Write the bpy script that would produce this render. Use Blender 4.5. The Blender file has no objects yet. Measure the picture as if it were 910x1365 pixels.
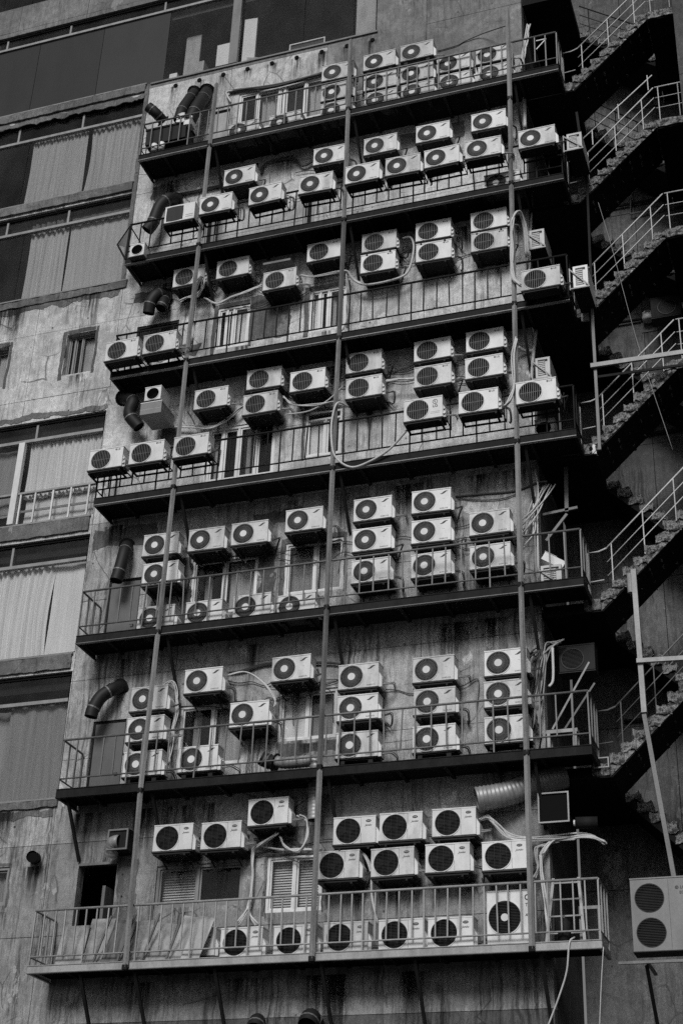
import bpy, bmesh, math, random
from mathutils import Vector, Matrix, noise
random.seed(7)
S = bpy.context.scene
COL = S.collection

# ------------------------------------------------------------------ camera, sky, sun, exposure
cam = bpy.data.objects.new('camera', bpy.data.cameras.new('camera'))
COL.objects.link(cam); S.camera = cam
cam.data.sensor_fit = 'VERTICAL'; cam.data.sensor_height = 36.0
cam.data.lens = 36.0*2032.0/1365.0
cam.data.clip_end = 500
CX = Vector((0.946304, 0.321541, 0.033484)); CY = Vector((0.129283, -0.471333, 0.872428)); CZ = Vector((0.296303, -0.821253, -0.487594))       # camera right, up and back in world axes
cam.matrix_world = Matrix(((CX.x, CY.x, CZ.x, 0.0), (CX.y, CY.y, CZ.y, -24.0), (CX.z, CY.z, CZ.z, 1.6), (0, 0, 0, 1)))

SUN_EL, SUN_AZ = math.radians(34), math.radians(176)               # azimuth from +Y, the sun stands in front of the wall
w = bpy.data.worlds.new('World'); S.world = w; w.use_nodes = True
nt = w.node_tree; nt.nodes.clear()
sky = nt.nodes.new('ShaderNodeTexSky'); sky.sky_type = 'NISHITA'; sky.sun_disc = False
sky.sun_elevation = SUN_EL; sky.sun_rotation = SUN_AZ
sky.air_density = 1.0; sky.dust_density = 3.0
bw = nt.nodes.new('ShaderNodeRGBToBW'); bg = nt.nodes.new('ShaderNodeBackground'); wo = nt.nodes.new('ShaderNodeOutputWorld')
bg.inputs['Strength'].default_value = 0.05                          # the photograph is monochrome: a grey sky
nt.links.new(sky.outputs[0], bw.inputs[0]); nt.links.new(bw.outputs[0], bg.inputs[0]); nt.links.new(bg.outputs[0], wo.inputs[0])
sun = bpy.data.lights.new('sun', 'SUN'); sun.energy = 2.4; sun.angle = math.radians(20); sun.color = (1, 1, 1)
so = bpy.data.objects.new('sun', sun); COL.objects.link(so)
sd = Vector((math.sin(SUN_AZ)*math.cos(SUN_EL), math.cos(SUN_AZ)*math.cos(SUN_EL), math.sin(SUN_EL)))
so.rotation_euler = sd.to_track_quat('Z', 'Y').to_euler(); so.location = (0, -60, 60)
S.view_settings.view_transform = 'Standard'; S.view_settings.look = 'None'
S.view_settings.exposure = 0.0; S.view_settings.gamma = 1.0
S.render.engine = 'CYCLES'; S.cycles.use_denoising = False     # keeps the wall's fine relief, and a grain like the photograph's

# ------------------------------------------------------------------ materials (a grey world)
def g(v): return (v, v, v, 1)
MATS = {}
class NT:
    def __init__(s, name):
        s.m = bpy.data.materials.new(name); s.m.use_nodes = True; s.t = s.m.node_tree; s.t.nodes.clear()
        s.o = s.n('ShaderNodeOutputMaterial'); s.b = s.n('ShaderNodeBsdfPrincipled'); s.l(s.b.outputs[0], s.o.inputs[0])
    def n(s, k): return s.t.nodes.new(k)
    def l(s, a, b): s.t.links.new(a, b)
    def coord(s, rnd=False):
        tc = s.n('ShaderNodeTexCoord')
        if not rnd: return tc.outputs['Object']
        oi = s.n('ShaderNodeObjectInfo'); v = s.n('ShaderNodeVectorMath'); v.operation = 'MULTIPLY_ADD'
        cb = s.n('ShaderNodeCombineXYZ'); mm = s.n('ShaderNodeMath'); mm.operation = 'MULTIPLY'; mm.inputs[1].default_value = 37.0
        s.l(oi.outputs['Random'], mm.inputs[0])
        for i in range(3): s.l(mm.outputs[0], cb.inputs[i])
        v.inputs[1].default_value = (1, 1, 1); s.l(tc.outputs['Object'], v.inputs[0]); s.l(cb.outputs[0], v.inputs[2])
        return v.outputs[0]
    def noise(s, co, scale, stretch=(1, 1, 1), detail=5, rough=.6, lo=.4, hi=.6):
        mp = s.n('ShaderNodeMapping'); mp.inputs['Scale'].default_value = stretch; s.l(co, mp.inputs[0])
        nz = s.n('ShaderNodeTexNoise'); nz.inputs['Scale'].default_value = scale; nz.inputs['Detail'].default_value = detail; nz.inputs['Roughness'].default_value = rough
        s.l(mp.outputs[0], nz.inputs['Vector'])
        r = s.n('ShaderNodeMapRange'); r.inputs[1].default_value = lo; r.inputs[2].default_value = hi; r.clamp = True
        s.l(nz.outputs['Fac'], r.inputs[0]); return r.outputs[0]
    def mul(s, a, b, op='MULTIPLY'):
        m = s.n('ShaderNodeMath'); m.operation = op; m.use_clamp = True
        for i, v in ((0, a), (1, b)):
            if isinstance(v, (int, float)): m.inputs[i].default_value = v
            else: s.l(v, m.inputs[i])
        return m.outputs[0]
    def mix(s, f, a, b):
        m = s.n('ShaderNodeMix'); m.data_type = 'FLOAT'
        for i, v in ((0, f), (2, a), (3, b)):
            if isinstance(v, (int, float)): m.inputs[i].default_value = v
            else: s.l(v, m.inputs[i])
        return m.outputs[0]
    def bump(s, h, strength, dist):
        b = s.n('ShaderNodeBump'); b.inputs['Strength'].default_value = strength; b.inputs['Distance'].default_value = dist
        s.l(h, b.inputs['Height']); s.l(b.outputs[0], s.b.inputs['Normal'])
    def base(s, v): s.l(v, s.b.inputs['Base Color'])
    def set(s, rough=.6, metal=0., spec=.5):
        s.b.inputs['Roughness'].default_value = rough; s.b.inputs['Metallic'].default_value = metal
        s.b.inputs['Specular IOR Level'].default_value = spec; return s.m

def concrete(name, base, dark, streak=.6, patch=.5, pits=.5, fine=.25, rough=.9, bumpd=.01, rubble=0.):
    k = NT(name); co0 = k.coord()
    # warp the coordinates so that nothing runs dead straight
    wn = k.n('ShaderNodeTexNoise'); wn.inputs['Scale'].default_value = 1.7; wn.inputs['Detail'].default_value = 4; k.l(co0, wn.inputs['Vector'])
    wv = k.n('ShaderNodeVectorMath'); wv.operation = 'MULTIPLY_ADD'; wv.inputs[1].default_value = (.16, .16, .16); k.l(wn.outputs['Color'], wv.inputs[0]); k.l(co0, wv.inputs[2])
    co = wv.outputs[0]
    big = k.noise(co, .42, detail=7, rough=.62, lo=.36, hi=.64)
    c = k.mix(big, base*.62, base*1.12)
    med = k.noise(co, 2.2, detail=10, rough=.78, lo=.45, hi=.6)
    c = k.mix(k.mul(med, .5), c, base*.42)
    mid = k.noise(co0, 9, (1, 1, .55), detail=8, rough=.75, lo=.46, hi=.6)
    c = k.mix(k.mul(mid, .42), c, base*.35)
    # hair cracks
    cv = k.n('ShaderNodeTexVoronoi'); cv.feature = 'DISTANCE_TO_EDGE'; cv.inputs['Scale'].default_value = .9; k.l(co, cv.inputs['Vector'])
    cr = k.n('ShaderNodeMapRange'); cr.inputs[1].default_value = .003; cr.inputs[2].default_value = .012; cr.inputs[3].default_value = 1; cr.inputs[4].default_value = 0
    k.l(cv.outputs['Distance'], cr.inputs[0]); cm = k.noise(co0, .9, detail=3, lo=.5, hi=.56)
    c = k.mix(k.mul(k.mul(cr.outputs[0], cm), pits*.8), c, dark)
    # rain streaks that run down the wall
    st = k.noise(co, 5.5, (1, 1, .06), detail=7, rough=.72, lo=.5, hi=.66)
    stm = k.noise(co0, .8, (1, 1, .7), detail=4, lo=.42, hi=.58)
    c = k.mix(k.mul(k.mul(st, stm), streak), c, dark)
    st2 = k.noise(co, 17, (1, 1, .035), detail=6, rough=.75, lo=.46, hi=.62)
    stm2 = k.noise(co0, 1.3, (1, 1, .45), detail=6, lo=.4, hi=.6)
    c = k.mix(k.mul(k.mul(st2, stm2), streak), c, dark)
    # patches where render came off or was redone
    pt = k.noise(co, .8, (1, 1, 1.3), detail=10, rough=.64, lo=.59, hi=.6)
    c = k.mix(k.mul(pt, patch*.6), c, base*.3)
    pt2 = k.noise(co, 1.2, (1.3, 1, .8), detail=10, rough=.68, lo=.62, hi=.63)
    c = k.mix(k.mul(pt2, patch), c, min(.8, base*1.3))
    sp = k.noise(co0, 42, detail=5, rough=.8, lo=.42, hi=.62)
    c = k.mix(k.mul(sp, fine), c, base*.25)
    # black pits and chips
    vo = k.n('ShaderNodeTexVoronoi'); vo.inputs['Scale'].default_value = 3.4; k.l(co, vo.inputs['Vector'])
    vr = k.n('ShaderNodeMapRange'); vr.inputs[1].default_value = .05; vr.inputs[2].default_value = .1; vr.inputs[3].default_value = 1; vr.inputs[4].default_value = 0
    k.l(vo.outputs['Distance'], vr.inputs[0])
    pm = k.noise(co0, 1.1, detail=2, lo=.5, hi=.54)
    c = k.mix(k.mul(k.mul(vr.outputs[0], pm), pits), c, .02)
    ch = k.noise(co, 7, (1.2, 1, 1), detail=8, rough=.7, lo=.67, hi=.69)
    c = k.mix(k.mul(ch, pits*.9), c, dark)
    if rubble:
        rb_ = k.noise(co0, 11, detail=5, rough=.7, lo=.46, hi=.56); c = k.mix(k.mul(rb_, rubble), c, dark)
    k.base(c)
    h = k.mix(.5, med, sp); h = k.mix(k.mul(pt, .6), h, 0.)
    k.bump(h, .6, bumpd)
    MATS[name] = k.set(rough, 0, .12); return k.m
def grime(name, base, dark, amount=.5, scale=5., stretch=(1, 1, .3), rough=.5, metal=0., rnd=True, var=.12, bump=0., spec=.5, fine=.2):
    k = NT(name); co = k.coord(rnd)
    n1 = k.noise(co, scale, stretch, detail=7, rough=.68, lo=.42, hi=.72)
    c = k.mix(k.mul(n1, amount), base, dark)
    n2 = k.noise(co, scale*9, detail=4, rough=.7, lo=.4, hi=.75)
    c = k.mix(k.mul(n2, fine), c, dark)
    if rnd and var:
        oi = k.n('ShaderNodeObjectInfo'); v = k.mix(oi.outputs['Random'], 1-var, 1+var*.4); c = k.mul(c, v)
    k.base(c)
    if bump: k.bump(n2, .5, bump)
    MATS[name] = k.set(rough, metal, spec); return k.m
def glass(name, tint=.8, refl=1.5):
    k = NT(name); k.t.nodes.remove(k.b)
    tr = k.n('ShaderNodeBsdfTransparent'); tr.inputs[0].default_value = g(math.sqrt(tint))
    gl = k.n('ShaderNodeBsdfGlossy'); gl.inputs['Roughness'].default_value = .08; gl.inputs[0].default_value = g(.9)
    co = k.coord(); hz = k.noise(co, 1.2, (1, 1, .5), detail=6, lo=.3, hi=.8)
    df = k.n('ShaderNodeBsdfDiffuse'); df.inputs[0].default_value = g(.22)         # dust on the pane
    m1 = k.n('ShaderNodeMixShader'); k.l(k.mul(hz, .07), m1.inputs[0]); k.l(tr.outputs[0], m1.inputs[1]); k.l(df.outputs[0], m1.inputs[2])
    lw = k.n('ShaderNodeLayerWeight'); lw.inputs['Blend'].default_value = .5                  # Schlick reflection, the same from both sides
    pw = k.n('ShaderNodeMath'); pw.operation = 'POWER'; pw.inputs[1].default_value = 5.; k.l(lw.outputs['Facing'], pw.inputs[0])
    fr = k.n('ShaderNodeMath'); fr.operation = 'MULTIPLY_ADD'; fr.inputs[1].default_value = .7; fr.inputs[2].default_value = .02; k.l(pw.outputs[0], fr.inputs[0])
    m2 = k.n('ShaderNodeMixShader'); k.l(fr.outputs[0], m2.inputs[0]); k.l(m1.outputs[0], m2.inputs[1]); k.l(gl.outputs[0], m2.inputs[2])
    k.l(m2.outputs[0], k.o.inputs[0]); MATS[name] = k.m; return k.m
def plain(name, v, rough=.6, metal=0., spec=.5):
    k = NT(name); k.b.inputs['Base Color'].default_value = g(v); MATS[name] = k.set(rough, metal, spec); return k.m

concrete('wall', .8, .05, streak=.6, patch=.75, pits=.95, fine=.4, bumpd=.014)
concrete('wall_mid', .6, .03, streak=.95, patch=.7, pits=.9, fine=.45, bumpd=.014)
concrete('wall_dimmed', .42, .02, streak=1., patch=.5, pits=.8, fine=.45)  # lower wall with streaks; its darker base carries the light's fall-off
concrete('wall_top', .3, .05, streak=.6, patch=.5, pits=.6, fine=.35)  # upper wall; grey base stands in for dimmer light toward the corner
concrete('wall_low', .16, .015, streak=1., patch=.4, pits=.8, fine=.4)  # wall under the bottom balcony, darkened in colour for the dimness there
concrete('plaster_dark', .2, .04, streak=.7, patch=.9, pits=1., fine=.5, bumpd=.02)
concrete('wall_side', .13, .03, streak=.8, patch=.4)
concrete('soot_shade_wall', .2, .02, streak=.7, patch=.8, pits=.6, fine=.5, rough=.95)  # grimy concrete made darker still to carry the enclosed recess's shade
concrete('ledge', .26, .03, streak=.5, patch=.9, pits=.6, bumpd=.03)
concrete('broken', .5, .018, streak=.3, patch=1., pits=1., fine=.8, bumpd=.05, rubble=.85)
concrete('soffit', .02, .008, streak=.3, patch=.3)  # stair undersides near black: deep shade put into the colour
concrete('asphalt', .05, .03, streak=0, patch=.2, pits=0)
grime('paint', .66, .28, amount=.5, scale=3.2, stretch=(1, 1, .5), rough=.42, var=.1, fine=.14)
grime('paint_worn', .62, .2, amount=.85, scale=4, stretch=(1, 1, .35), rough=.5, var=.16, fine=.3)
grime('paint_old_dim', .56, .2, amount=.8, scale=3, stretch=(1, 1, .4), rough=.5, var=.18, fine=.35)  # aged paint; also darkens the top balcony units in place of dimmer light
grime('paint_shaded', .19, .07, amount=.6, scale=3, rough=.55, fine=.3)  # darker paint carries the shade on the double fan unit and tin box
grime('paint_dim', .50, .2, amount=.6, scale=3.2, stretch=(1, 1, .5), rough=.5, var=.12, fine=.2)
grime('pan', .05, .015, amount=.6, scale=8, rough=.7, fine=.3, spec=.15)
grime('guard', .12, .03, amount=.5, scale=12, rough=.5, spec=.2)
grime('guard_pale', .17, .04, amount=.5, scale=12, rough=.5, spec=.2)
grime('guard_dark', .03, .012, amount=.5, scale=12, rough=.5, spec=.2)
grime('hub', .66, .3, amount=.4, scale=9, rough=.5)
plain('void', .006, .9, 0, .1)  # near-black fill paints the shade inside fan wells, mouths and holes
plain('fan', .012, .7, 0, .1)
plain('ink', .02, .6)
plain('ink_grey', .25, .6)
grime('steel_black', .018, .007, amount=.5, scale=7, rough=.6, bump=.002, spec=.15)
grime('steel_dark', .022, .006, amount=.8, scale=5, rough=.7, bump=.003, fine=.5, spec=.1)
grime('steel_pole', .3, .06, amount=.85, scale=3.5, stretch=(1, 1, .25), rough=.5, bump=.002, fine=.5)
grime('steel_mid', .16, .04, amount=.7, scale=4, stretch=(1, 1, .35), rough=.5, bump=.002, fine=.4)
grime('steel_pale', .34, .1, amount=.7, scale=4, stretch=(1, 1, .35), rough=.5, bump=.002, fine=.4)
grime('steel_bright', .62, .3, amount=.5, scale=6, rough=.4, fine=.3)
grime('deck', .016, .006, amount=.6, scale=3, rough=.9, stretch=(1, 1, 1), spec=.05)  # balcony undersides painted near black to stand in for shade
grime('frame_pale', .66, .25, amount=.5, scale=6, rough=.5, fine=.25)
grime('frame_dull', .3, .1, amount=.7, scale=5, rough=.5, fine=.3)
grime('frame_mid', .22, .08, amount=.5, scale=6, rough=.5)
grime('curtain', .4, .18, amount=.5, scale=3, stretch=(6, 6, .12), rough=.9, fine=.1)
grime('curtain_pale', .7, .4, amount=.5, scale=3, stretch=(6, 6, .12), rough=.9, fine=.1)
grime('curtain_dark', .26, .12, amount=.6, scale=3, stretch=(4, 4, .2), rough=.9)
grime('blind', .6, .35, amount=.4, scale=3, rough=.8)
grime('board', .42, .14, amount=.6, scale=3, stretch=(2, 2, .4), rough=.8, fine=.3)
grime('paper', .75, .5, amount=.3, scale=6, rough=.8)
grime('wood', .15, .03, amount=.8, scale=5, stretch=(3, 3, .4), rough=.8, bump=.003, fine=.4)
grime('ply', .33, .07, amount=.9, scale=3, stretch=(1.5, 1.5, 1), rough=.8, bump=.003, fine=.45)
grime('rubber', .014, .006, amount=.5, scale=6, rough=.6, spec=.3)
grime('foil', .34, .08, amount=.7, scale=6, rough=.45, metal=.25, fine=.4)
grime('cable_pale', .55, .3, amount=.5, scale=8, rough=.6, fine=.2)
grime('cable_grey', .3, .12, amount=.6, scale=8, rough=.6, fine=.2)
grime('cable_dark', .04, .02, amount=.5, scale=8, rough=.6)
grime('door', .12, .06, amount=.6, scale=3, rough=.7, stretch=(1, 1, .4))
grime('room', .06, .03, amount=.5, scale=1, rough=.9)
grime('film', .042, .03, amount=.5, scale=2, stretch=(1, 1, .4), rough=.25, spec=.3, fine=.2, var=.25)
glass('glass', .88); glass('glass_dark', .5)

# ------------------------------------------------------------------ mesh helpers
class MB:
    def __init__(s): s.v = []; s.f = []
    def add(s, vs, fs):
        o = len(s.v); s.v += [tuple(v) for v in vs]; s.f += [tuple(i+o for i in f) for f in fs]; return s
    def box(s, x0, x1, y0, y1, z0, z1):
        v = [(x, y, z) for z in (z0, z1) for y in (y0, y1) for x in (x0, x1)]
        return s.add(v, [(0, 2, 3, 1), (4, 5, 7, 6), (0, 1, 5, 4), (2, 6, 7, 3), (0, 4, 6, 2), (1, 3, 7, 5)])
    def bar(s, a, b, wx, wz=None, up=(0, 0, 1)):
        a, b = Vector(a), Vector(b); wz = wz or wx; d = (b-a).normalized(); u = Vector(up)
        if abs(d.dot(u)) > .97: u = Vector((0, 1, 0))
        r = d.cross(u).normalized()*wx/2; q = r.cross(d).normalized()*wz/2
        v = [p+sr*r+sq*q for p in (a, b) for sr, sq in ((-1, -1), (1, -1), (1, 1), (-1, 1))]
        return s.add(v, [(3, 2, 1, 0), (4, 5, 6, 7), (0, 1, 5, 4), (1, 2, 6, 5), (2, 3, 7, 6), (3, 0, 4, 7)])
    def tube(s, pts, r, n=8, cap=True, rad=None):
        pts = [Vector(p) for p in pts]; k = len(pts); rings = []; pr = None
        for i, p in enumerate(pts):
            d = (pts[min(i+1, k-1)]-pts[max(i-1, 0)])
            d = d.normalized() if d.length > 1e-9 else Vector((0, 0, 1))
            if pr is None: u = Vector((0, 0, 1)) if abs(d.z) < .9 else Vector((1, 0, 0)); e = d.cross(u).normalized()
            else: e = (pr-d*pr.dot(d)).normalized()
            pr = e; q = d.cross(e); rr = rad[i] if rad else r
            rings.append([p+(e*math.cos(2*math.pi*j/n)+q*math.sin(2*math.pi*j/n))*rr for j in range(n)])
        f = [(i*n+j, i*n+(j+1) % n, (i+1)*n+(j+1) % n, (i+1)*n+j) for i in range(k-1) for j in range(n)]
        if cap: f += [tuple(range(n))[::-1], tuple((k-1)*n+j for j in range(n))]
        return s.add([v for ring in rings for v in ring], f)
    def disc(s, cx, y, cz, r, th, n=24):
        v = [(cx+r*math.cos(2*math.pi*j/n), yy, cz+r*math.sin(2*math.pi*j/n)) for yy in (y, y+th) for j in range(n)]
        return s.add(v, [tuple(range(n)), tuple(range(2*n-1, n-1, -1))]+[(j+n, (j+1) % n+n, (j+1) % n, j) for j in range(n)])
    def ring(s, cx, y, cz, r0, r1, th, n=32):
        v = []; f = []
        for yy in (y, y+th):
            for r in (r0, r1):
                v += [(cx+r*math.cos(2*math.pi*j/n), yy, cz+r*math.sin(2*math.pi*j/n)) for j in range(n)]
        for j in range(n):
            k = (j+1) % n
            f += [(j, k, n+k, n+j), (2*n+k, 2*n+j, 3*n+j, 3*n+k), (n+j, n+k, 3*n+k, 3*n+j), (k, j, 2*n+j, 2*n+k)]
        return s.add(v, f)
    def plate_hole(s, x0, x1, z0, z1, y, cx, cz, r, depth, n=40):
        an = sorted([2*math.pi*j/n for j in range(n)]+[math.atan2(z-cz, x-cx) % (2*math.pi) for x in (x0, x1) for z in (z0, z1)])
        inn, out, bk = [], [], []
        for a in an:
            c, q = math.cos(a), math.sin(a)
            t = min([(((x1 if c > 0 else x0)-cx)/c) if abs(c) > 1e-6 else 9, (((z1 if q > 0 else z0)-cz)/q) if abs(q) > 1e-6 else 9])
            inn.append((cx+r*c, y, cz+r*q)); bk.append((cx+r*c, y+depth, cz+r*q)); out.append((cx+t*c, y, cz+t*q))
        m = len(an); f = []
        for j in range(m):
            k = (j+1) % m; f += [(j, k, m+k, m+j), (j, 2*m+j, 2*m+k, k)]
        f.append(tuple(2*m+j for j in range(m)))
        return s.add(inn+out+bk, f)
    def mesh(s, name, smooth=False):
        me = bpy.data.meshes.new(name); me.from_pydata(s.v, [], s.f); me.update()
        if smooth: me.polygons.foreach_set('use_smooth', [True]*len(me.polygons))
        return me
    def build(s, name, mat, parent=None, smooth=False, loc=None):
        me = s.mesh(name, smooth); me.materials.append(MATS[mat]); return put(name, me, parent, loc)
def put(name, me, parent=None, loc=None, rot=None):
    o = bpy.data.objects.new(name, me); COL.objects.link(o)
    if parent is not None: o.parent = parent
    if loc is not None: o.location = loc
    if rot is not None: o.rotation_euler = rot
    return o
def tag(o, label, cat, group=None):
    o['label'] = label; o['category'] = cat
    if group: o['group'] = group
    return o
def thing(name, label, cat, loc=(0, 0, 0), group=None):
    o = bpy.data.objects.new(name, None); o.empty_display_size = .1; COL.objects.link(o); o.location = loc
    return tag(o, label, cat, group)
def struct(o): o['kind'] = 'structure'; return o
def stuff(o): o['kind'] = 'stuff'; return o
def spline(pts, n=6):
    P = [Vector(p) for p in pts]
    if len(P) < 3: return P
    P = [P[0]*2-P[1]]+P+[P[-1]*2-P[-2]]; out = []
    for i in range(1, len(P)-2):
        a, b, c, d = P[i-1:i+3]
        for j in range(n):
            t = j/n; out.append(.5*((2*b)+(c-a)*t+(2*a-5*b+4*c-d)*t*t+(3*b-a-3*c+d)*t*t*t))
    out.append(P[-2]); return out
def rough_box(x0, x1, y0, y1, z0, z1, cell=.08, amp=.02, seed=0):
    bm = bmesh.new(); nx, ny, nz = [max(1, min(60, round((b-a)/cell))) for a, b in ((x0, x1), (y0, y1), (z0, z1))]
    bmesh.ops.create_cube(bm, size=1)
    mb = MB()
    def face(o, u, v, nu, nv):
        o, u, v = Vector(o), Vector(u), Vector(v); b = len(mb.v)
        for j in range(nv+1):
            for i in range(nu+1): mb.v.append(o+u*(i/nu)+v*(j/nv))
        for j in range(nv):
            for i in range(nu): k = b+j*(nu+1)+i; mb.f.append((k, k+1, k+nu+2, k+nu+1))
    X, Y, Z = (x1-x0, 0, 0), (0, y1-y0, 0), (0, 0, z1-z0)
    face((x0, y0, z0), X, Z, nx, nz); face((x1, y1, z0), (x0-x1, 0, 0), Z, nx, nz)
    face((x1, y0, z0), Y, Z, ny, nz); face((x0, y1, z0), (0, y0-y1, 0), Z, ny, nz)
    face((x0, y0, z1), X, Y, nx, ny); face((x0, y1, z0), X, (0, y0-y1, 0), nx, ny)
    bm.free()
    out = []
    for p in mb.v:
        q = p*7+Vector((seed*3.1, seed*1.7, 0)); nv = noise.noise_vector(q)+.6*noise.noise_vector(q*2.7)
        out.append(p+Vector((nv.x*amp*.6, nv.y*amp, nv.z*amp)))
    mb.v = [tuple(p) for p in out]; return mb
_txt = {}
def text_mesh(s, size, shear=0., key=None):
    k = (s, size, shear)
    if k not in _txt:
        c = bpy.data.curves.new('lettering', 'FONT'); c.body = s; c.size = size; c.shear = shear; c.extrude = .001; c.offset = size*.012
        c.align_x = 'CENTER'; c.align_y = 'CENTER'; o = bpy.data.objects.new('lettering', c); COL.objects.link(o)
        me = bpy.data.meshes.new_from_object(o.evaluated_get(bpy.context.evaluated_depsgraph_get())); bpy.data.objects.remove(o)
        me.transform(Matrix.Rotation(math.pi/2, 4, 'X')); _txt[k] = me
    return _txt[k].copy()
def join_meshes(parts):
    mb = MB()
    for me, off in parts:
        mb.add([Vector(v.co)+Vector(off) for v in me.vertices], [tuple(p.vertices) for p in me.polygons])
    return mb

# ------------------------------------------------------------------ ground
gb = MB(); gb.add([(-300, -300, 0), (300, -300, 0), (300, 300, 0), (-300, 300, 0)], [(0, 1, 2, 3)])
struct(gb.build('ground', 'asphalt'))

# ------------------------------------------------------------------ the building: panels round the openings
bld = thing('office_building', 'weathered concrete tower block covered in balconies and air conditioners', 'building')
XL, XR = -20.0, -4.85
WINS = dict(strip=(XL, -8.25, 28.55, 31.45), topleft=(XL, -16.95, 32.5, 35.2),
    w2=(XL, -14.05, 25.5, 28.2), w3=(XL, -14.05, 22.56, 25.14), w4=(XL, -14.05, 16.6, 19.14), w5=(XL, -14.05, 13.52, 16.15), w6=(XL, -14.05, 10.54, 13.13),
    s1=(-15.27, -14.56, 20.24, 21.33), s2=(-17.5, -16.72, 20.22, 21.32), s3=(-15.7, -14.82, 8.62, 9.33),
    r1=(-11.6, -9.3, 26.3, 27.52), d1=(-12.25, -11.8, 25.5, 27.14),
    r2a=(-12.2, -11.72, 22.75, 24.1), r2b=(-9.82, -9.55, 22.75, 24.1),
    r3a=(-11.65, -10.9, 20.22, 21.3), r3b=(-9.55, -8.72, 20.25, 21.32), r3c=(-13.55, -12.55, 20.5, 21.2),
    r4a=(-11.6, -10.13, 16.95, 18.22), r4b=(-9.5, -8.72, 17.2, 18.26),
    r5a=(-11.7, -10.32, 14.0, 15.2), r5b=(-9.77, -8.58, 14.2, 15.32), d5=(-13.48, -12.78, 13.44, 15.0),
    r6a=(-11.68, -10.35, 10.95, 12.15), r6b=(-9.72, -8.6, 11.28, 12.23), d6=(-13.46, -12.77, 10.42, 12.02),
    d7=(-13.41, -12.64, 7.3, 9.3), r7a=(-11.85, -10.2, 8.4, 9.15), r7b=(-9.77, -8.75, 8.22, 9.2))
JX = [XL, -18.1, -16.1, -14.03, -11.85, -9.45, -7.05, XR]
JZ = [0, 2.2, 4.4, 6.5, 8.02, 9.69, 11.3, 12.9, 14.6, 16.35, 18.0, 19.73, 21.5, 23.3, 25.05, 26.8, 28.4, 30.2, 31.6, 33.3, 36]
TH = .22
def panel(x0, x1, z0, z1):
    G = .005; a0, a1, c0, c1 = x0+G, x1-G, z0+G, z1-G
    xs, zs = {a0, a1}, {c0, c1}
    for h in WINS.values():
        for v in h[:2]:
            if a0+.001 < v < a1-.001: xs.add(v)
        for v in h[2:]:
            if c0+.001 < v < c1-.001: zs.add(v)
    xs, zs = sorted(xs), sorted(zs)
    def solid(i, j):
        if not (0 <= i < len(xs)-1 and 0 <= j < len(zs)-1): return False
        mx, mz = (xs[i]+xs[i+1])/2, (zs[j]+zs[j+1])/2
        return not any(h[0] < mx < h[1] and h[2] < mz < h[3] for h in WINS.values())
    mb = MB(); any_ = False; yo = random.uniform(-.004, .004)
    for i in range(len(xs)-1):
        for j in range(len(zs)-1):
            if not solid(i, j): continue
            any_ = True; p, q, r, t = xs[i], xs[i+1], zs[j], zs[j+1]
            mb.add([(p, yo, r), (q, yo, r), (q, yo, t), (p, yo, t)], [(0, 1, 2, 3)])
            if not solid(i-1, j): mb.add([(p, yo, r), (p, yo, t), (p, TH, t), (p, TH, r)], [(0, 1, 2, 3)])
            if not solid(i+1, j): mb.add([(q, yo, r), (q, TH, r), (q, TH, t), (q, yo, t)], [(0, 1, 2, 3)])
            if not solid(i, j-1): mb.add([(p, yo, r), (p, TH, r), (q, TH, r), (q, yo, r)], [(0, 1, 2, 3)])
            if not solid(i, j+1): mb.add([(p, yo, t), (q, yo, t), (q, TH, t), (p, TH, t)], [(0, 1, 2, 3)])
    if any_: mb.build('wall_panel', 'wall_low' if z0 < 6.4 else 'wall_dimmed' if z0 < (9.6 if x0 < -14.1 else 8.1) else 'wall_mid' if z0 < (11.2 if x0 < -14.1 else 16.3) else 'wall_top' if z0 > 28.3 or (z0 > 26.7 and x0 > -9.5) else 'wall', bld)
for i in range(len(JX)-1):
    for j in range(len(JZ)-1): panel(JX[i], JX[i+1], JZ[j], JZ[j+1])
# behind the panels: joint filler and dark rooms
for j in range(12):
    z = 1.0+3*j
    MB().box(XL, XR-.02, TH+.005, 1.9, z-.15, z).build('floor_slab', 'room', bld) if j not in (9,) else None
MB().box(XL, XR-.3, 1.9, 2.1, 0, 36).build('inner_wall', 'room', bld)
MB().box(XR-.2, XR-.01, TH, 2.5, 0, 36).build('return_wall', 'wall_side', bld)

# ------------------------------------------------------------------ windows of the building
def pleats(x0, x1, z0, z1, y, amp=.035, wl=.16, seed=0, gather=0.):
    mb = MB(); n = max(8, int((x1-x0)/.022)); m = 6
    rnd = random.Random(seed); ph = [rnd.uniform(0, 6) for _ in range(4)]
    for j in range(m+1):
        t = j/m
        for i in range(n+1):
            s = i/n; x = x0+(x1-x0)*s
            sx = x+gather*math.sin(t*math.pi)*(s-.5)*-1
            yy = y+amp*(math.sin(x/wl*6.28+ph[0]+.8*math.sin(t*2+ph[2]))+.6*math.sin(x/wl*2.9+ph[1]+t*.7)+.3*math.sin(x/wl*13+ph[3]))
            mb.v.append((sx+.02*math.sin(t*3+i*.2), yy, z0+(z1-z0)*t+(.012*math.sin(i*.5) if j in (0,) else 0)))
    for j in range(m):
        for i in range(n): k = j*(n+1)+i; mb.f.append((k, k+1, k+n+2, k+n+1))
    return mb
def frame_mb(x0, x1, z0, z1, y0, y1, wd):
    return MB().box(x0, x1, y0, y1, z0, z0+wd).box(x0, x1, y0, y1, z1-wd, z1).box(x0, x0+wd, y0, y1, z0+wd, z1-wd).box(x1-wd, x1, y0, y1, z0+wd, z1-wd)
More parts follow.
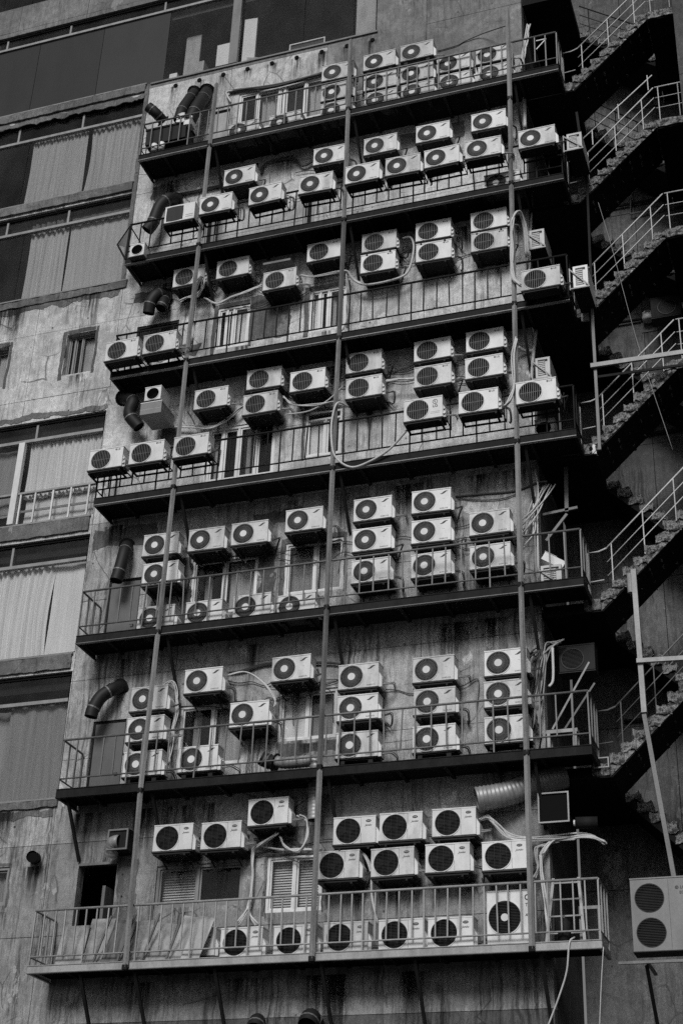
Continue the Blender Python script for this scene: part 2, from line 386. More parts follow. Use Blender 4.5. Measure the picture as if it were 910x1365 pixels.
def small_window(key, splits, fills, frame='frame_pale', wd=.05, y=.025, ins=0.004, label=None, transom=None):
    x0, x1, z0, z1 = WINS[key]; x0 += ins; x1 -= ins; z0 += ins; z1 -= ins
    w = frame_mb(x0, x1, z0, z1, y, y+.07, wd).build('window', frame, bld)
    if label: w['label'] = label
    xs = [x0+wd]+[x0+(x1-x0)*s for s in splits]+[x1-wd]
    zt = z1-wd
    if transom:
        zt = z0+(z1-z0)*transom; MB().box(x0+wd, x1-wd, y+.004, y+.066, zt-.02, zt+.02).build('transom', frame, w)
    for i in range(len(xs)-1):
        a, b = xs[i], xs[i+1]; fl = fills[i]; yy = y+.035+.016*(i % 2)
        if i: MB().box(a-wd*.45, a+wd*.45, y+.006, y+.064, z0+wd, zt-.003).build('mullion', frame, w); a += wd*.45
        if i < len(xs)-2: b -= wd*.45
        sash = frame_mb(a+.002, b-.002, z0+wd+.002, zt-.004, yy-.012, yy+.012, wd*.6); sash.build('sash', frame, w)
        MB().box(a+wd*.6, b-wd*.6, yy-.003, yy+.003, z0+wd*1.6, zt-wd*.6).build('pane', 'glass_dark' if fl == 'dark' else 'glass', w)
        if fl in ('curtain', 'curtain_dark'): pleats(a, b, z0+wd, zt, y+.2, .02, .12, i+int(x0*9)).build('curtain', fl, w, True)
        elif fl == 'blind':
            bm_ = MB(); q = z0+wd
            while q < zt: bm_.add([(a, y+.16, q), (b, y+.16, q), (b, y+.19, q+.04), (a, y+.19, q+.04)], [(0, 1, 2, 3)]); q += .045
            stuff(bm_.build('blind', 'blind', w))
        elif fl in ('paper', 'board'): MB().box(a+.01, b-.01, y+.12, y+.13, z0+wd, zt-.06*(i % 2)).build('screen_board', fl, w)
        elif fl == 'part': MB().box(a+(b-a)*.25, a+(b-a)*.5, y+.2, y+.22, z0+wd, zt-.1).build('curtain', 'curtain_dark', w)
    if transom:
        MB().box(x0+wd, x1-wd, y+.03, y+.036, zt+.02, z1-wd).build('pane', 'glass_dark', w)
    return w
small_window('r1', (.2, .44, .5, .72), ('dark', 'curtain', 'paper', 'dark', 'curtain'), label='wide sliding window with pale curtains on the top balcony')
small_window('r2a', (.5,), ('dark', 'curtain'), 'frame_mid'); small_window('r2b', (), ('dark',), 'frame_mid')
small_window('r3a', (.3, .5), ('curtain', 'dark', 'paper')); small_window('r3b', (.28, .5), ('paper', 'dark', 'curtain'))
small_window('r3c', (.5,), ('dark', 'dark'), 'steel_dark')
small_window('r4a', (.22, .45, .72), ('curtain', 'dark', 'part', 'dark'), 'frame_pale', wd=.055); small_window('r4b', (.55,), ('paper', 'dark'), transom=.82)
small_window('r5a', (.5,), ('part', 'curtain'), transom=None); small_window('r5b', (.52,), ('curtain_dark', 'curtain'))
small_window('r6a', (.5,), ('part', 'curtain')); small_window('r6b', (.5,), ('paper', 'curtain_dark'))
small_window('r7a', (.48,), ('blind', 'dark'), 'frame_mid'); small_window('r7b', (.5,), ('blind', 'blind'))
small_window('s1', (.22, .46), ('dark', 'dark', 'board'), 'frame_mid', wd=.035, y=.13); small_window('s2', (.5,), ('dark', 'board'), 'frame_mid', y=.13); small_window('s3', (.5,), ('dark', 'curtain_dark'), 'frame_mid')
for k in ('d1', 'd5', 'd6'):
    x0, x1, z0, z1 = WINS[k]
    d = MB().box(x0+.03, x1-.03, .05, .1, z0+.01, z1-.03).build('door', 'door' if k != 'd1' else 'board', bld)
    frame_mb(x0+.002, x1-.002, z0+.002, z1-.002, .03, .12, .028).build('door_frame', 'steel_dark', d)
    MB().tube([(x1-.1, .05, z0+.55), (x1-.1, .0, z0+.55), (x1-.16, 0, z0+.55)], .012, 6).build('door_handle', 'steel_mid', d)
x0, x1, z0, z1 = WINS['d7']
dw = MB().box(x0+.006, x1-.006, -.012, .1, z1-.05, z1-.004).build('door_lintel', 'steel_mid', bld)
MB().box(x1-.3, x1-.24, .1, .5, z0, z1-.4).build('open_door', 'wood', bld)

def bay_window(key, bars, mulls, label, guard=None, joints=()):
    x0, x1, z0, z1 = WINS[key]; w = frame_mb(x0+.003, x1-.003, z0+.003, z1-.003, .07, .15, .05).build('window', 'steel_dark', bld); w['label'] = label; fm = 'frame_dull'
    MB().box(x0+.06, x1-.055, .055, .145, bars-.035, bars+.035).build('transom', fm, w)
    top = [x0+.06]+list(mulls)+[x1-.055]
    for i in range(len(top)-1):
        if i: MB().box(top[i]-.025, top[i]+.025, .075, .14, bars+.037, z1-.055).build('mullion', fm, w)
        MB().box(top[i]+.028, top[i+1]-.028, .1, .106, bars+.036, z1-.054).build('pane', 'glass_dark', w)
    zb = z0+.052
    if guard:
        MB().box(x0+.06, x1-.055, .06, .14, guard-.022, guard+.022).build('guard_rail', fm, w)
    js = [x0+.06]+list(joints)+[x1-.055]
    for i in range(len(js)-1):
        MB().box(js[i]+.006, js[i+1]-.006, .1, .106, zb, bars-.037).build('pane', 'film' if key == 'strip' and js[i+1] < -13.7 else 'glass', w)
    return w
bay_window('strip', 31.06, (-18.4, -16.56, -13.9, -11.3, -9.2), 'long dark window strip under the top of the block', joints=(-17.4, -15.57, -13.72, -11.84, -10.11, -8.85))
MB().box(-11.97, -11.75, -.01, .09, 28.61, 31.02).build('window_post', 'steel_mid', bld)
bay_window('topleft', 34.5, (-18.2,), 'cropped window at the top left', joints=(-18.75, -17.9))
bay_window('w2', 27.63, (-17.54, -15.77), 'curtained window left of the top balcony', joints=(-17.2, -15.7))
bay_window('w3', 24.67, (-17.4, -15.77), 'curtained window with a pale blind above the concrete band', joints=(-16.9,))
w4 = bay_window('w4', 18.7, (-17.8, -15.72), 'curtained window with a low guard of pale bars', guard=17.4, joints=(-16.0,))
MB().box(-16.08, -15.94, .02, .12, 16.66, 18.66).build('window_post', 'frame_pale', w4)
for x in (-15.87, -15.52, -15.1, -14.68, -14.26, -16.5, -16.95, -17.4): MB().box(x-.018, x+.018, .065, .098, 16.66, 17.375).build('guard_bar', 'frame_pale', w4)
MB().box(-20+.06, -14.12, .11, .13, 16.95, 17.0).build('guard_band', 'frame_mid', w4)
bay_window('w5', 15.63, (-17.8, -15.85), 'window with a bright tied curtain beside the fifth balcony', joints=(-16.0,))
bay_window('w6', 12.56, (-17.8,), 'dusty netted window beside the sixth balcony', joints=(-16.2, -14.9))
GC = 'curtains behind the left windows'
tag(pleats(-17.15, -15.6, 25.55, 27.78, .2, .022, .085, 3).build('curtain', 'curtain', None, True), 'left pleated curtain in the window beside the top balcony', 'curtain', GC)
tag(pleats(-15.58, -14.08, 25.55, 27.78, .21, .03, .12, 4, .1).build('curtain', 'curtain', None, True), 'right gathered curtain in the window beside the top balcony', 'curtain', GC)
tag(pleats(-16.8, -15.75, 22.6, 24.95, .2, .028, .13, 5).build('curtain', 'curtain', None, True), 'loose folded curtain left of the pale ribbed blind', 'curtain', GC)
tag(pleats(-15.72, -14.08, 22.6, 24.9, .19, .008, .2, 6).build('curtain', 'curtain', None, True), 'flat pale ribbed blind in the window beside the second balcony', 'blind', GC)
tag(pleats(-15.9, -14.08, 17.3, 18.68, .2, .025, .1, 7).build('curtain', 'curtain_pale', None, True), 'pleated curtain above the low barred guard panel', 'curtain', GC)
tag(pleats(-19.9, -16.15, 17.0, 18.66, .3, .012, .5, 8).build('curtain', 'curtain_dark', None, True), 'flat grey blind at the left edge above the guard panel', 'blind', GC)
tag(pleats(-15.85, -14.1, 16.66, 17.36, .26, .004, .5, 18).build('curtain', 'blind', None, True), 'pale backing cloth behind the low guard bars', 'cloth', GC)
tag(pleats(-17.5, -14.85, 13.58, 15.68, .21, .03, .14, 9, .12).build('curtain', 'curtain_pale', None, True), 'bright tied curtain left of the fifth balcony end', 'curtain', GC)
tag(pleats(-14.88, -14.08, 13.58, 15.68, .24, .008, .6, 10).build('curtain', 'curtain_pale', None, True), 'flat bright curtain edge nearest the fifth balcony', 'curtain', GC)
tag(pleats(-15.42, -14.08, 10.58, 12.6, .2, .02, .3, 11).build('curtain', 'curtain_dark', None, True), 'dusty grey net curtain left of the sixth balcony', 'curtain', GC)
tag(pleats(-19.0, -15.45, 10.6, 12.55, .34, .02, .5, 12).build('curtain', 'curtain_dark', None, True), 'dim curtain at the left edge beside the dusty net', 'curtain', GC)
# ledges with crumbled edges under the left windows, and the sill of the strip
for k, (z0, z1, x1, y0) in enumerate(((28.3, 28.53, -14.1, -.06), (25.2, 25.44, -14.1, -.07), (22.36, 22.54, -13.95, -.04), (16.22, 16.54, -14.1, -.05), (13.18, 13.47, -14.1, -.05), (10.4, 10.53, -14.0, -.05))):
    rough_box(XL, x1, y0, .07, z0, z1, .07, .022, k).build('ledge', 'ledge', bld, True)
    MB().box(XL, x1+.02, -.05, .1, z1+.005, z1+.04).build('sill', 'frame_mid', bld)
MB().box(-13.98, -8.22, -.04, .08, 28.5, 28.545).build('sill', 'steel_mid', bld)
for k in range(9):
    x = -13.3+k*.62; MB().tube([(x, -.03, 28.28), (x, .02, 28.28)], .055, 10).build('bolt_hole', 'void', bld)
rough_box(-14.1, -14.0, -.03, .02, 22.6, 28.4, .1, .02, 9).build('wall_edge', 'ledge', bld, True)
def patch(label_mat, x0, x1, z0, z1, seed=0, y=-.006, amp=.09):
    # a plate of other render with a ragged outline
    rr = random.Random(seed); pts = []
    per = [(x0, z0, x1, z0), (x1, z0, x1, z1), (x1, z1, x0, z1), (x0, z1, x0, z0)]
    for a, b, c, d in per:
        n = max(3, int(math.hypot(c-a, d-b)/.06))
        for j in range(n):
            t = j/n; x, z = a+(c-a)*t, b+(d-b)*t
            v = noise.noise_vector(Vector((x*3.1, seed*1.3, z*3.1)))*amp+noise.noise_vector(Vector((x*13, seed, z*13)))*amp*.45
            pts.append((x+v.x, z+v.z))
    n = len(pts); mb = MB()
    mb.add([(x, y, z) for x, z in pts]+[(x, .02, z) for x, z in pts], [tuple(range(n))]+[(j, n+j, n+(j+1) % n, (j+1) % n) for j in range(n)])
    return mb.build('render_patch', label_mat, bld)
def around(key, wd, seed, mat='plaster_dark'):
    x0, x1, z0, z1 = WINS[key]
    patch(mat, x0-wd, x0-.005, z0-wd, z1+wd, seed, -.008, .03); patch(mat, x1+.005, x1+wd*.7, z0-wd*.5, z1+wd, seed+1, -.0075, .03)
    patch(mat, x0+.01, x1-.01, z1+.008, z1+wd*1.1, seed+2, -.007, .025)
for i, (k, wd) in enumerate((('s1', .1), ('s2', .1), ('r3a', .09), ('r3b', .1), ('r5b', .09), ('r4b', .06), ('s3', .06), ('r7b', .05))): around(k, wd, i*5)
for i, (z0, z1) in enumerate(((22.2, 22.38), (28.1, 28.3), (19.2, 19.32), (10.25, 10.4))):
    patch('ledge', XL, -14.1, z0, z1, 90+i, -.009, .1)
for i, (mt, a, b, c, d) in enumerate((('plaster_dark', -10.86, -9.98, 20.3, 21.45), ('plaster_dark', -10.28, -9.95, 14.0, 15.3), ('plaster_dark', -9.7, -8.62, 11.0, 11.24), ('plaster_dark', -13.95, -12.6, 15.75, 16.2),
    ('plaster_dark', -13.6, -13.0, 24.75, 25.15), ('plaster_dark', -13.75, -12.5, 21.9, 22.15), ('plaster_dark', -10.5, -9.2, 15.75, 16.05), ('plaster_dark', -13.3, -12.0, 20.2, 20.45), ('plaster_dark', -11.5, -10.0, 9.2, 9.35),
    ('ledge', -11.2, -9.3, 13.5, 13.9), ('plaster_dark', -12.7, -12.3, 18.0, 18.5), ('ledge', -8.4, -6.2, 24.75, 25.2), ('plaster_dark', -8.4, -7.9, 15.6, 16.1), ('plaster_dark', -11.9, -11.72, 13.6, 15.3), ('plaster_dark', -12.6, -12.2, 8.0, 9.3))):
    patch(mt, a, b, c, d, 40+i)
def stain_material():
    k = NT('stain'); co = k.coord(True)
    a = k.noise(co, 14, (1, 1, .05), detail=5, rough=.7, lo=.42, hi=.66)
    tc = k.n('ShaderNodeTexCoord'); sx = k.n('ShaderNodeSeparateXYZ'); k.l(tc.outputs['Generated'], sx.inputs[0])
    ex = k.mul(k.mul(sx.outputs[0], k.mul(1., sx.outputs[0], 'SUBTRACT')), 4.)
    f = k.mul(k.mul(a, ex), k.mul(sx.outputs[2], sx.outputs[2]))
    k.b.inputs['Base Color'].default_value = g(.02); tr = k.n('ShaderNodeBsdfTransparent'); m = k.n('ShaderNodeMixShader')
    k.l(k.mul(f, 1.5), m.inputs[0]); k.l(tr.outputs[0], m.inputs[1]); k.l(k.b.outputs[0], m.inputs[2]); k.l(m.outputs[0], k.o.inputs[0])
    MATS['stain'] = k.set(.9, 0, .1)
stain_material()
def stain(x, z, wd, ln, y=-.011):
    MB().add([(x-wd/2, y, z-ln), (x+wd/2, y, z-ln), (x+wd/2, y, z), (x-wd/2, y, z)], [(0, 1, 2, 3)]).build('drip_stain', 'stain', bld)
_r = random.Random(17)
for z in (25.3, 22.32, 19.33, 16.3, 13.3, 10.28, 7.2):
    for k in range(7): stain(_r.uniform(-13.6, -5.1), z-.05, _r.uniform(.25, .9), _r.uniform(.7, 1.9), -.011-.0004*k)
for z in (28.28,):
    for k in range(9): stain(-13.3+k*.62, z, .3, _r.uniform(.5, 1.3), -.011-.0004*k)
for z, n in ((22.4, 7), (10.4, 6)):
    for k in range(n): stain(_r.uniform(-17.2, -14.5), z-.03, _r.uniform(.2, .7), _r.uniform(.5, 1.5), -.011-.0004*k)
for k, (x, z, l) in enumerate(((-14.35, 9.3, .8), (-14.9, 20.2, .5), (-9.1, 14.1, .5), (-9.1, 11.2, .6), (-11.0, 10.9, .4), (-11.0, 20.2, .5), (-9.1, 20.2, .5), (-13.1, 24.6, .9), (-12.9, 21.8, .9), (-13.3, 18.0, .8))): stain(x, z, .5, l, -.0145-.0003*k)
# things stored behind the long strip window
def boxthing(name, label, cat, x0, x1, y0, y1, z0, z1, mat, rz=0):
    t = MB().box(-(x1-x0)/2, (x1-x0)/2, -(y1-y0)/2, (y1-y0)/2, 0, z1-z0).build(name, mat, None, False, ((x0+x1)/2, (y0+y1)/2, z0))
    t.rotation_euler = (0, 0, rz); return tag(t, label, cat)
SH = MB().box(XL, -8.3, .2, .75, 28.5, 28.56).build('inner_sill', 'room', bld)
boxthing('cardboard_box', 'large grey cardboard box behind the left end of the strip window', 'box', -13.25, -12.72, .2, .6, 28.57, 29.15, 'board')
boxthing('paper_sheet', 'white sheet propped left of the strip window post', 'paper', -12.4, -12.0, .2, .23, 28.85, 29.55, 'paper')
boxthing('foam_panel', 'tall white foam panel right of the strip window post', 'panel', -11.72, -11.4, .2, .28, 28.57, 30.2, 'paper', .1)
boxthing('paper_bag', 'crumpled pale bag at the foot of the white panel', 'bag', -11.6, -11.0, .18, .4, 28.57, 28.8, 'board', .3)
boxthing('wrapped_bottle', 'small pale bottles at the left behind the strip window', 'bottle', -13.62, -13.42, .2, .35, 28.57, 28.95, 'paper')
boxthing('partition_board', 'tall dim panel behind the cardboard box', 'panel', -13.5, -13.1, .65, .7, 28.57, 30.6, 'board')
boxthing('blind_panel', 'pale board filling the right end of the strip window', 'panel', -8.82, -8.32, .17, .2, 28.62, 31.0, 'board')
fr = frame_mb(-10.5, -9.6, 28.58, 29.0, .2, .23, .03).build('picture_frame', 'frame_pale'); tag(fr, 'empty pale frame leaning inside the strip window', 'frame')
MB().box(-10.47, -9.63, .232, .24, 28.6, 28.97).build('backing', 'room', fr)

# ------------------------------------------------------------------ steel balconies
ORD = ['top', 'second', 'third', 'fourth', 'fifth', 'sixth', 'bottom']
BZ = [25.3, 22.32, 19.33, 16.3, 13.3, 10.28, 7.2]                   # undersides
YF = -.8
POLE_X = (-11.84, -8.56, -5.0)
BAL = [('steel_mid', .235, 'steel_dark', 'steel_pale'), ('steel_dark', .26, 'steel_dark', 'steel_mid'), ('steel_dark', .26, 'steel_dark', 'steel_pale'), ('steel_dark', .26, 'steel_dark', 'steel_pale'), ('steel_mid', .27, 'steel_dark', 'steel_mid'), ('steel_mid', .27, 'steel_dark', 'steel_dark'), ('steel_pale', .2, 'steel_pale', 'steel_mid')]
BD = ['grey railed top steel balcony with black hoses at its left end', 'second steel balcony down with a bent left end frame', 'third steel balcony down with a broad blank wall behind its rail',
      'fourth steel balcony down under two rows of air conditioners', 'fifth steel balcony down with four units on its floor', 'sixth steel balcony down with a silver duct on its floor', 'bottom steel balcony with a pale closely barred railing']
def balcony(i):
    zu = BZ[i]; rm, sp, em, lm = BAL[i]; x0, x1 = (-13.6, -3.95) if i < 6 else (-13.72, -3.94)
    zf = zu+.13 if i < 6 else zu+.1
    b = thing('steel_balcony', BD[i], 'balcony', (0, 0, 0), 'steel balconies on the facade')
    MB().box(x0+.03, x1-.03, YF+.03, -.012, zf-.035, zf).build('deck', 'deck', b)
    MB().box(x0, x1, YF, YF+.014, zu, zf+.012).build('edge_beam', em, b)
    MB().box(x0, x1, YF-.02, YF+.05, zu-.014, zu-.001).build('lower_flange', lm, b); MB().box(x0, x1, YF-.012, YF+.03, zf+.013, zf+.026).build('upper_flange', 'steel_dark' if i < 6 else em, b)
    MB().box(x0, x0+.014, YF+.05, -.012, zu, zf+.01).box(x0, x0+.05, YF+.052, -.012, zu-.01, zu+.008).build('end_beam', em, b)
    MB().box(x1-.014, x1, YF+.05, -.012, zu, zf+.01).box(x1-.05, x1, YF+.052, -.012, zu-.01, zu+.008).build('end_beam', em, b)
    x = x0+.6
    while x < x1-.2:
        MB().box(x-.03, x+.03, YF+.055, -.014, zu+.04, zf-.037).build('joist', 'steel_black', b); x += .82
    zt, zb = zf+(.96 if i != 1 else .98), zf+.22
    if i == 6: zb = zf+.17
    hr = .022
    MB().tube([(x0+.02, YF+.01, zt), (x1-.02, YF+.01, zt)], hr, 8).build('handrail', rm, b, True)
    MB().tube([(x0+.02, YF+.01, zb), (x1-.02, YF+.01, zb)], .015, 6).build('lower_rail', rm, b, True)
    n = round((x1-x0-.04)/sp); st = (x1-x0-.04)/n
    me1 = MB().box(-.011, .011, -.011, .011, zb+.012-zb, zt-hr-zb).mesh('baluster'); me1.materials.append(MATS[rm])
    me2 = MB().box(-.012, .012, -.012, .012, zf+.03-zb, zt-hr-zb).mesh('baluster'); me2.materials.append(MATS[rm])
    rr = random.Random(i)
    for k in range(n+1):
        xx = x0+.02+st*k+(rr.uniform(-.015, .015) if 0 < k < n else 0)
        o = put('baluster', me2 if (k % 5 == 0 or k in (n, 0)) else me1, b, (xx, YF+.012, zb)); o.rotation_euler = (0, rr.uniform(-.012, .012) if rr.random() < .88 else rr.uniform(-.05, .05), 0)
    for xe, sgn in ((x0+.02, -1), (x1-.02, 1)):
        if i == 1 and sgn < 0: continue
        e = MB().tube([(xe, YF+.035, zt), (xe, -.05, zt)], .02, 6).tube([(xe, YF+.035, zb), (xe, -.05, zb)], .014, 6)
        for t in (.33, .66, .95): e.box(xe-.012, xe+.012, YF+.8*t-.012, YF+.8*t+.012, zb if t < .9 else zf+.01, zt)
        e.build('end_rail', rm, b)
    for px_ in POLE_X+((-13.5,) if i == 5 else ()):
        br = MB().bar((px_+.1, YF+.1, zu-.02), (px_+.1, -.03, zu-.95), .05)
        br.build('brace', 'steel_black', b)
    if i == 6:
        for xx in (-12.75, -10.3, -6.9):
            MB().bar((xx, YF+.1, zu-.02), (xx, -.03, zu-1.0), .05).build('brace', 'steel_black', b)
            MB().box(xx-.03, xx+.03, -.06, -.008, zu-1.7, zu-1.0).build('lit_brace_end', 'steel_pale', b)  # pale piece paints in the lit lower end of the brace
    if i == 1:      # the left end frame is bent outwards
        zl = zf+.02
        A, B_, C_, D_ = (x0+.02, YF, zt-.04), (x0-.33, YF+.15, zf+.62), (x0, YF, zl), (x0+.05, -.12, zt-.15)
        MB().tube([A, B_], .02, 6).tube([B_, C_], .022, 6).tube([A, C_], .02, 6).tube([D_, B_], .016, 6).tube([A, D_], .016, 6).build('bent_frame', 'steel_dark', b)
        MB().add([A, B_, (x0-.02, YF+.02, zf+.35)], [(0, 1, 2)]).build('torn_sheet', 'steel_mid', b)
    return b
for i in range(7): balcony(i)

# ------------------------------------------------------------------ poles in front of the balconies
def pole(x, zs, label, lean, mats):
    p = thing('support_pole', label, 'pole', (x, 0, 0), 'poles up the front of the balconies')
    for k in range(len(zs)-1):
        z0, z1 = zs[k], zs[k+1]; o = lean[k]; yy = -.862-.004*(k % 2)
        MB().bar((o, yy, z0+.01), (lean[k+1], yy, z1-.01), .072-.004*(k % 2), .062, (.5, .87, 0)).build('pole_section', mats[k % len(mats)], p)
        MB().box(o-.045, o+.045, yy-.042, yy+.04, z0-.03, z0+.05).build('coupler', 'steel_dark', p)
    return p
pole(-11.84, [7.2, 10.25, 13.3, 16.4, 19.4, 22.4, 25.2, 27.1], 'left vertical pole from the bottom balcony to the top', [0, -.05, -.02, 0, 0, .02, .04, .06], ['steel_pole', 'steel_pale'])
pole(-8.56, [7.2, 10.4, 13.4, 16.3, 19.3, 22.3, 25.4, 27.5], 'middle vertical pole between the stacks of air conditioners', [.0, .0, .0, .0, .02, .02, .01, 0], ['steel_pole', 'steel_mid', 'steel_pole'])
pole(-5.0, [7.2, 10.35, 13.4, 16.3, 19.4, 22.4, 24.7, 27.3], 'right vertical pole near the dark stair recess', [.0, .0, -.02, -.02, .0, .0, .02, .02], ['steel_pale', 'steel_pole'])

# ------------------------------------------------------------------ air conditioners
W, H, D = .74, .48, .27
R = .212
KIND = {'S': (.242, .245), 'L': (.262, .24), 'C': (.262, .24), 'Q': (.25, .24)}     # hub from the left edge and from the base
def m_(mb, name, mat, smooth=False):
    me = mb.mesh(name, smooth); me.materials.append(MATS[mat]); return me
PROTO = {}
def bars_in_circle(cx, cz, r, y, step, th, vertical):
    mb = MB(); q = -r+step/2
    while q < r:
        h = math.sqrt(max(0, r*r-q*q))
        if vertical: mb.box(cx+q-th/2, cx+q+th/2, y, y+.006, cz-h, cz+h)
        else: mb.box(cx-h, cx+h, y, y+.006, cz+q-th/2, cz+q+th/2)
        q += step
    return mb
def casing(cx, cz, r, w=W, h=H, d=D, seam=None):
    y = -d/2
    mb = MB().plate_hole(-w/2, w/2, .018, h-.014, y, cx, cz, r, .012)
    mb.add([(-w/2, y, .018), (w/2, y, .018), (w/2, y, h-.014), (-w/2, y, h-.014), (-w/2, -y, .018), (w/2, -y, .018), (w/2, -y, h-.014), (-w/2, -y, h-.014)], [(1, 5, 6, 2), (5, 4, 7, 6), (4, 0, 3, 7)])
    mb.box(-w/2-.006, w/2+.006, y-.008, -y+.006, h-.014, h+.006)           # lid
    mb.f = [f for f in mb.f if len(f) < 40]                                 # the opening is open; a dark well stands behind it
    mb.ring(cx, y-.008, cz, r, r+.014, .0075, 40)
    if seam: mb.box(seam, w/2, y-.006, y-.0005, .022, h-.018)
    return mb
def well(cx, cz, r, y, dp=.1, n=32):
    v = [(cx+r*math.cos(6.2832*j/n), y+yy, cz+r*math.sin(6.2832*j/n)) for yy in (.0125, dp) for j in range(n)]
    return MB().add(v, [(j, n+j, n+(j+1) % n, (j+1) % n) for j in range(n)]+[tuple(range(n, 2*n))])
def proto(k):
    hx, hz = KIND[k]; cx = -W/2+hx; cz = hz; y = -D/2; P = []
    r = R if k == 'S' else R+.004
    P.append(('casing', None, m_(casing(cx, cz, r, seam=(W/2-.25) if k == 'C' else None), 'casing', 'paint')))
    P.append(('fan_well', None, m_(well(cx, cz, r, y), 'fan_well', 'void')))
    P.append(('base_pan', None, m_(MB().box(-W/2-.012, W/2+.012, y-.014, -y+.01, -.012, .0165).box(-W/2+.03, W/2-.03, y+.02, -y-.02, -.03, -.013), 'base_pan', 'pan')))
    fan = MB().disc(cx, y+.045, cz, .05, .02, 12)
    for b in range(3):
        a = b*2.094+.4; v = []
        for t in (0, .4, .8, 1.15):
            v += [(cx+.05*math.cos(a+t*.3), y+.05, cz+.05*math.sin(a+t*.3)), (cx+r*.93*math.cos(a+t), y+.062-.03*t, cz+r*.93*math.sin(a+t))]
        fan.add(v, [(0, 1, 3, 2), (2, 3, 5, 4), (4, 5, 7, 6)])
    P.append(('fan', None, m_(fan, 'fan', 'fan')))
    if k == 'S':
        mb = MB().ring(cx, y-.004, cz, r-.012, r-.001, .01, 36)
        for rr in (.1, .16): mb.ring(cx, y-.003, cz, rr-.0025, rr+.0025, .005, 32)
        for j in range(44):
            a = 2*math.pi*j/44; b = a+.16
            mb.bar((cx+.055*math.cos(a), y, cz+.055*math.sin(a)), (cx+(r-.01)*math.cos(b), y, cz+(r-.01)*math.sin(b)), .0075, .006, (0, 1, 0))
        P.append(('fan_guard', None, m_(mb, 'fan_guard', 'guard')))
        P.append(('hub', 'fan_guard', m_(MB().disc(cx, y-.012, cz, .068, .012, 24), 'hub', 'hub', False)))
    elif k == 'L':
        mb = bars_in_circle(cx, cz, r-.004, y-.002, .036, .009, True); mb.ring(cx, y-.003, cz, r-.01, r-.001, .01, 36)
        mb.box(cx-r*.98, cx+r*.98, y+.005, y+.01, cz-.004, cz+.004)
        P.append(('fan_guard', None, m_(mb, 'fan_guard', 'guard_pale')))
    else:
        mb = bars_in_circle(cx, cz, r-.004, y-.002, .024, .006, False); mb.ring(cx, y-.003, cz, r-.01, r-.001, .01, 36)
        mb2 = bars_in_circle(cx, cz, r-.004, y+.005, .1, .006, True); mb.add(mb2.v, mb2.f)
        P.append(('fan_guard', None, m_(mb, 'fan_guard', 'guard_dark')))
    # valve cover on the right side
    v = [(W/2+.0005, y+.03, .02), (W/2+.058, y+.03, .02), (W/2+.058, y+.03, .2), (W/2+.0005, y+.03, .3)]
    v += [(a, -y-.03, c) for a, _, c in v]
    P.append(('valve_cover', None, m_(MB().add(v, [(0, 1, 2, 3), (7, 6, 5, 4), (1, 5, 6, 2), (2, 6, 7, 3), (0, 4, 5, 1)]), 'valve_cover', 'paint' if k != 'L' else 'paint_dim')))
    if k == 'L':
        for vz in (.1, .2): P.append(('valve', 'valve_cover', m_(MB().tube([(W/2+.03, y+.029, vz), (W/2+.03, y+.0, vz)], .024-.03*(vz-.1), 8), 'valve', 'steel_bright')))
    ly = y-(.0075 if k == 'C' else .0025)
    if k == 'S':
        lg = MB()
        for s_ in (0, 1):                                  # an open slanted lens of two strokes
            n = 10; vv = []
            for j in range(n+1):
                t = j/n; x = -.062+.124*t+(.012 if s_ else -.012)
                up = .016*math.sin(math.pi*t)*(1 if s_ else -1); th = .0085*math.sin(math.pi*min(1, max(0.05, t if s_ else 1-t)))+.002
                zc = (t-.5)*.05+up
                vv += [(x, 0, zc-th), (x, 0, zc+th)]
            lg.add([(a+W/2-.13, ly, c+H-.085) for a, b, c in vv], [(2*j, 2*j+2, 2*j+3, 2*j+1) for j in range(n)])
        P.append(('logo', None, m_(lg, 'logo', 'ink')))
        P.append(('lettering', None, m_(join_meshes([(text_mesh('SAMSUNG', .034), (W/2-.135, ly, .062))]), 'lettering', 'ink_grey')))
        P.append(('lettering', None, m_(join_meshes([(text_mesh('- - ---', .02), (W/2-.14, ly, H*.56))]), 'lettering', 'ink_grey')))
    elif k == 'L':
        P.append(('logo', None, m_(MB().ring(W/2-.155, ly-.001, H-.058, .011, .0195, .001, 16).disc(W/2-.158, ly-.001, H-.058, .006, .001, 8), 'logo', 'ink')))
        P.append(('lettering', None, m_(join_meshes([(text_mesh('LG', .05), (W/2-.095, ly, H-.058))]), 'lettering', 'ink')))
    else:
        el = MB(); n = 20; el.add([(W/2-.125+.048*math.cos(6.2832*j/n), ly-.001, H-.085+.0235*math.sin(6.2832*j/n)) for j in range(n)], [tuple(range(n))])
        P.append(('logo', None, m_(el, 'logo', 'ink')))
        P.append(('lettering', 'logo', m_(join_meshes([(text_mesh('Carrier', .022, .2), (W/2-.125, ly-.003, H-.085))]), 'lettering', 'paint')))
        P.append(('lettering', None, m_(join_meshes([(text_mesh('Jumbo', .045, .5), (W/2-.13, ly, H-.16))]), 'lettering', 'ink')))
        gv = MB().box(W/2-.256, W/2-.2515, y-.001, y-.0003, .03, H-.02)
        P.append(('seam', None, m_(gv, 'seam', 'pan')))
    return P
for k in 'SLC': PROTO[k] = proto(k)
CASE = {}
for k in 'SLC':
    me = next(m for n, p, m in PROTO[k] if n == 'casing'); CASE[k] = []
    for mt in ('paint', 'paint_worn', 'paint_old_dim'):
        c = me.copy(); c.materials.clear(); c.materials.append(MATS[mt]); CASE[k].append(c)
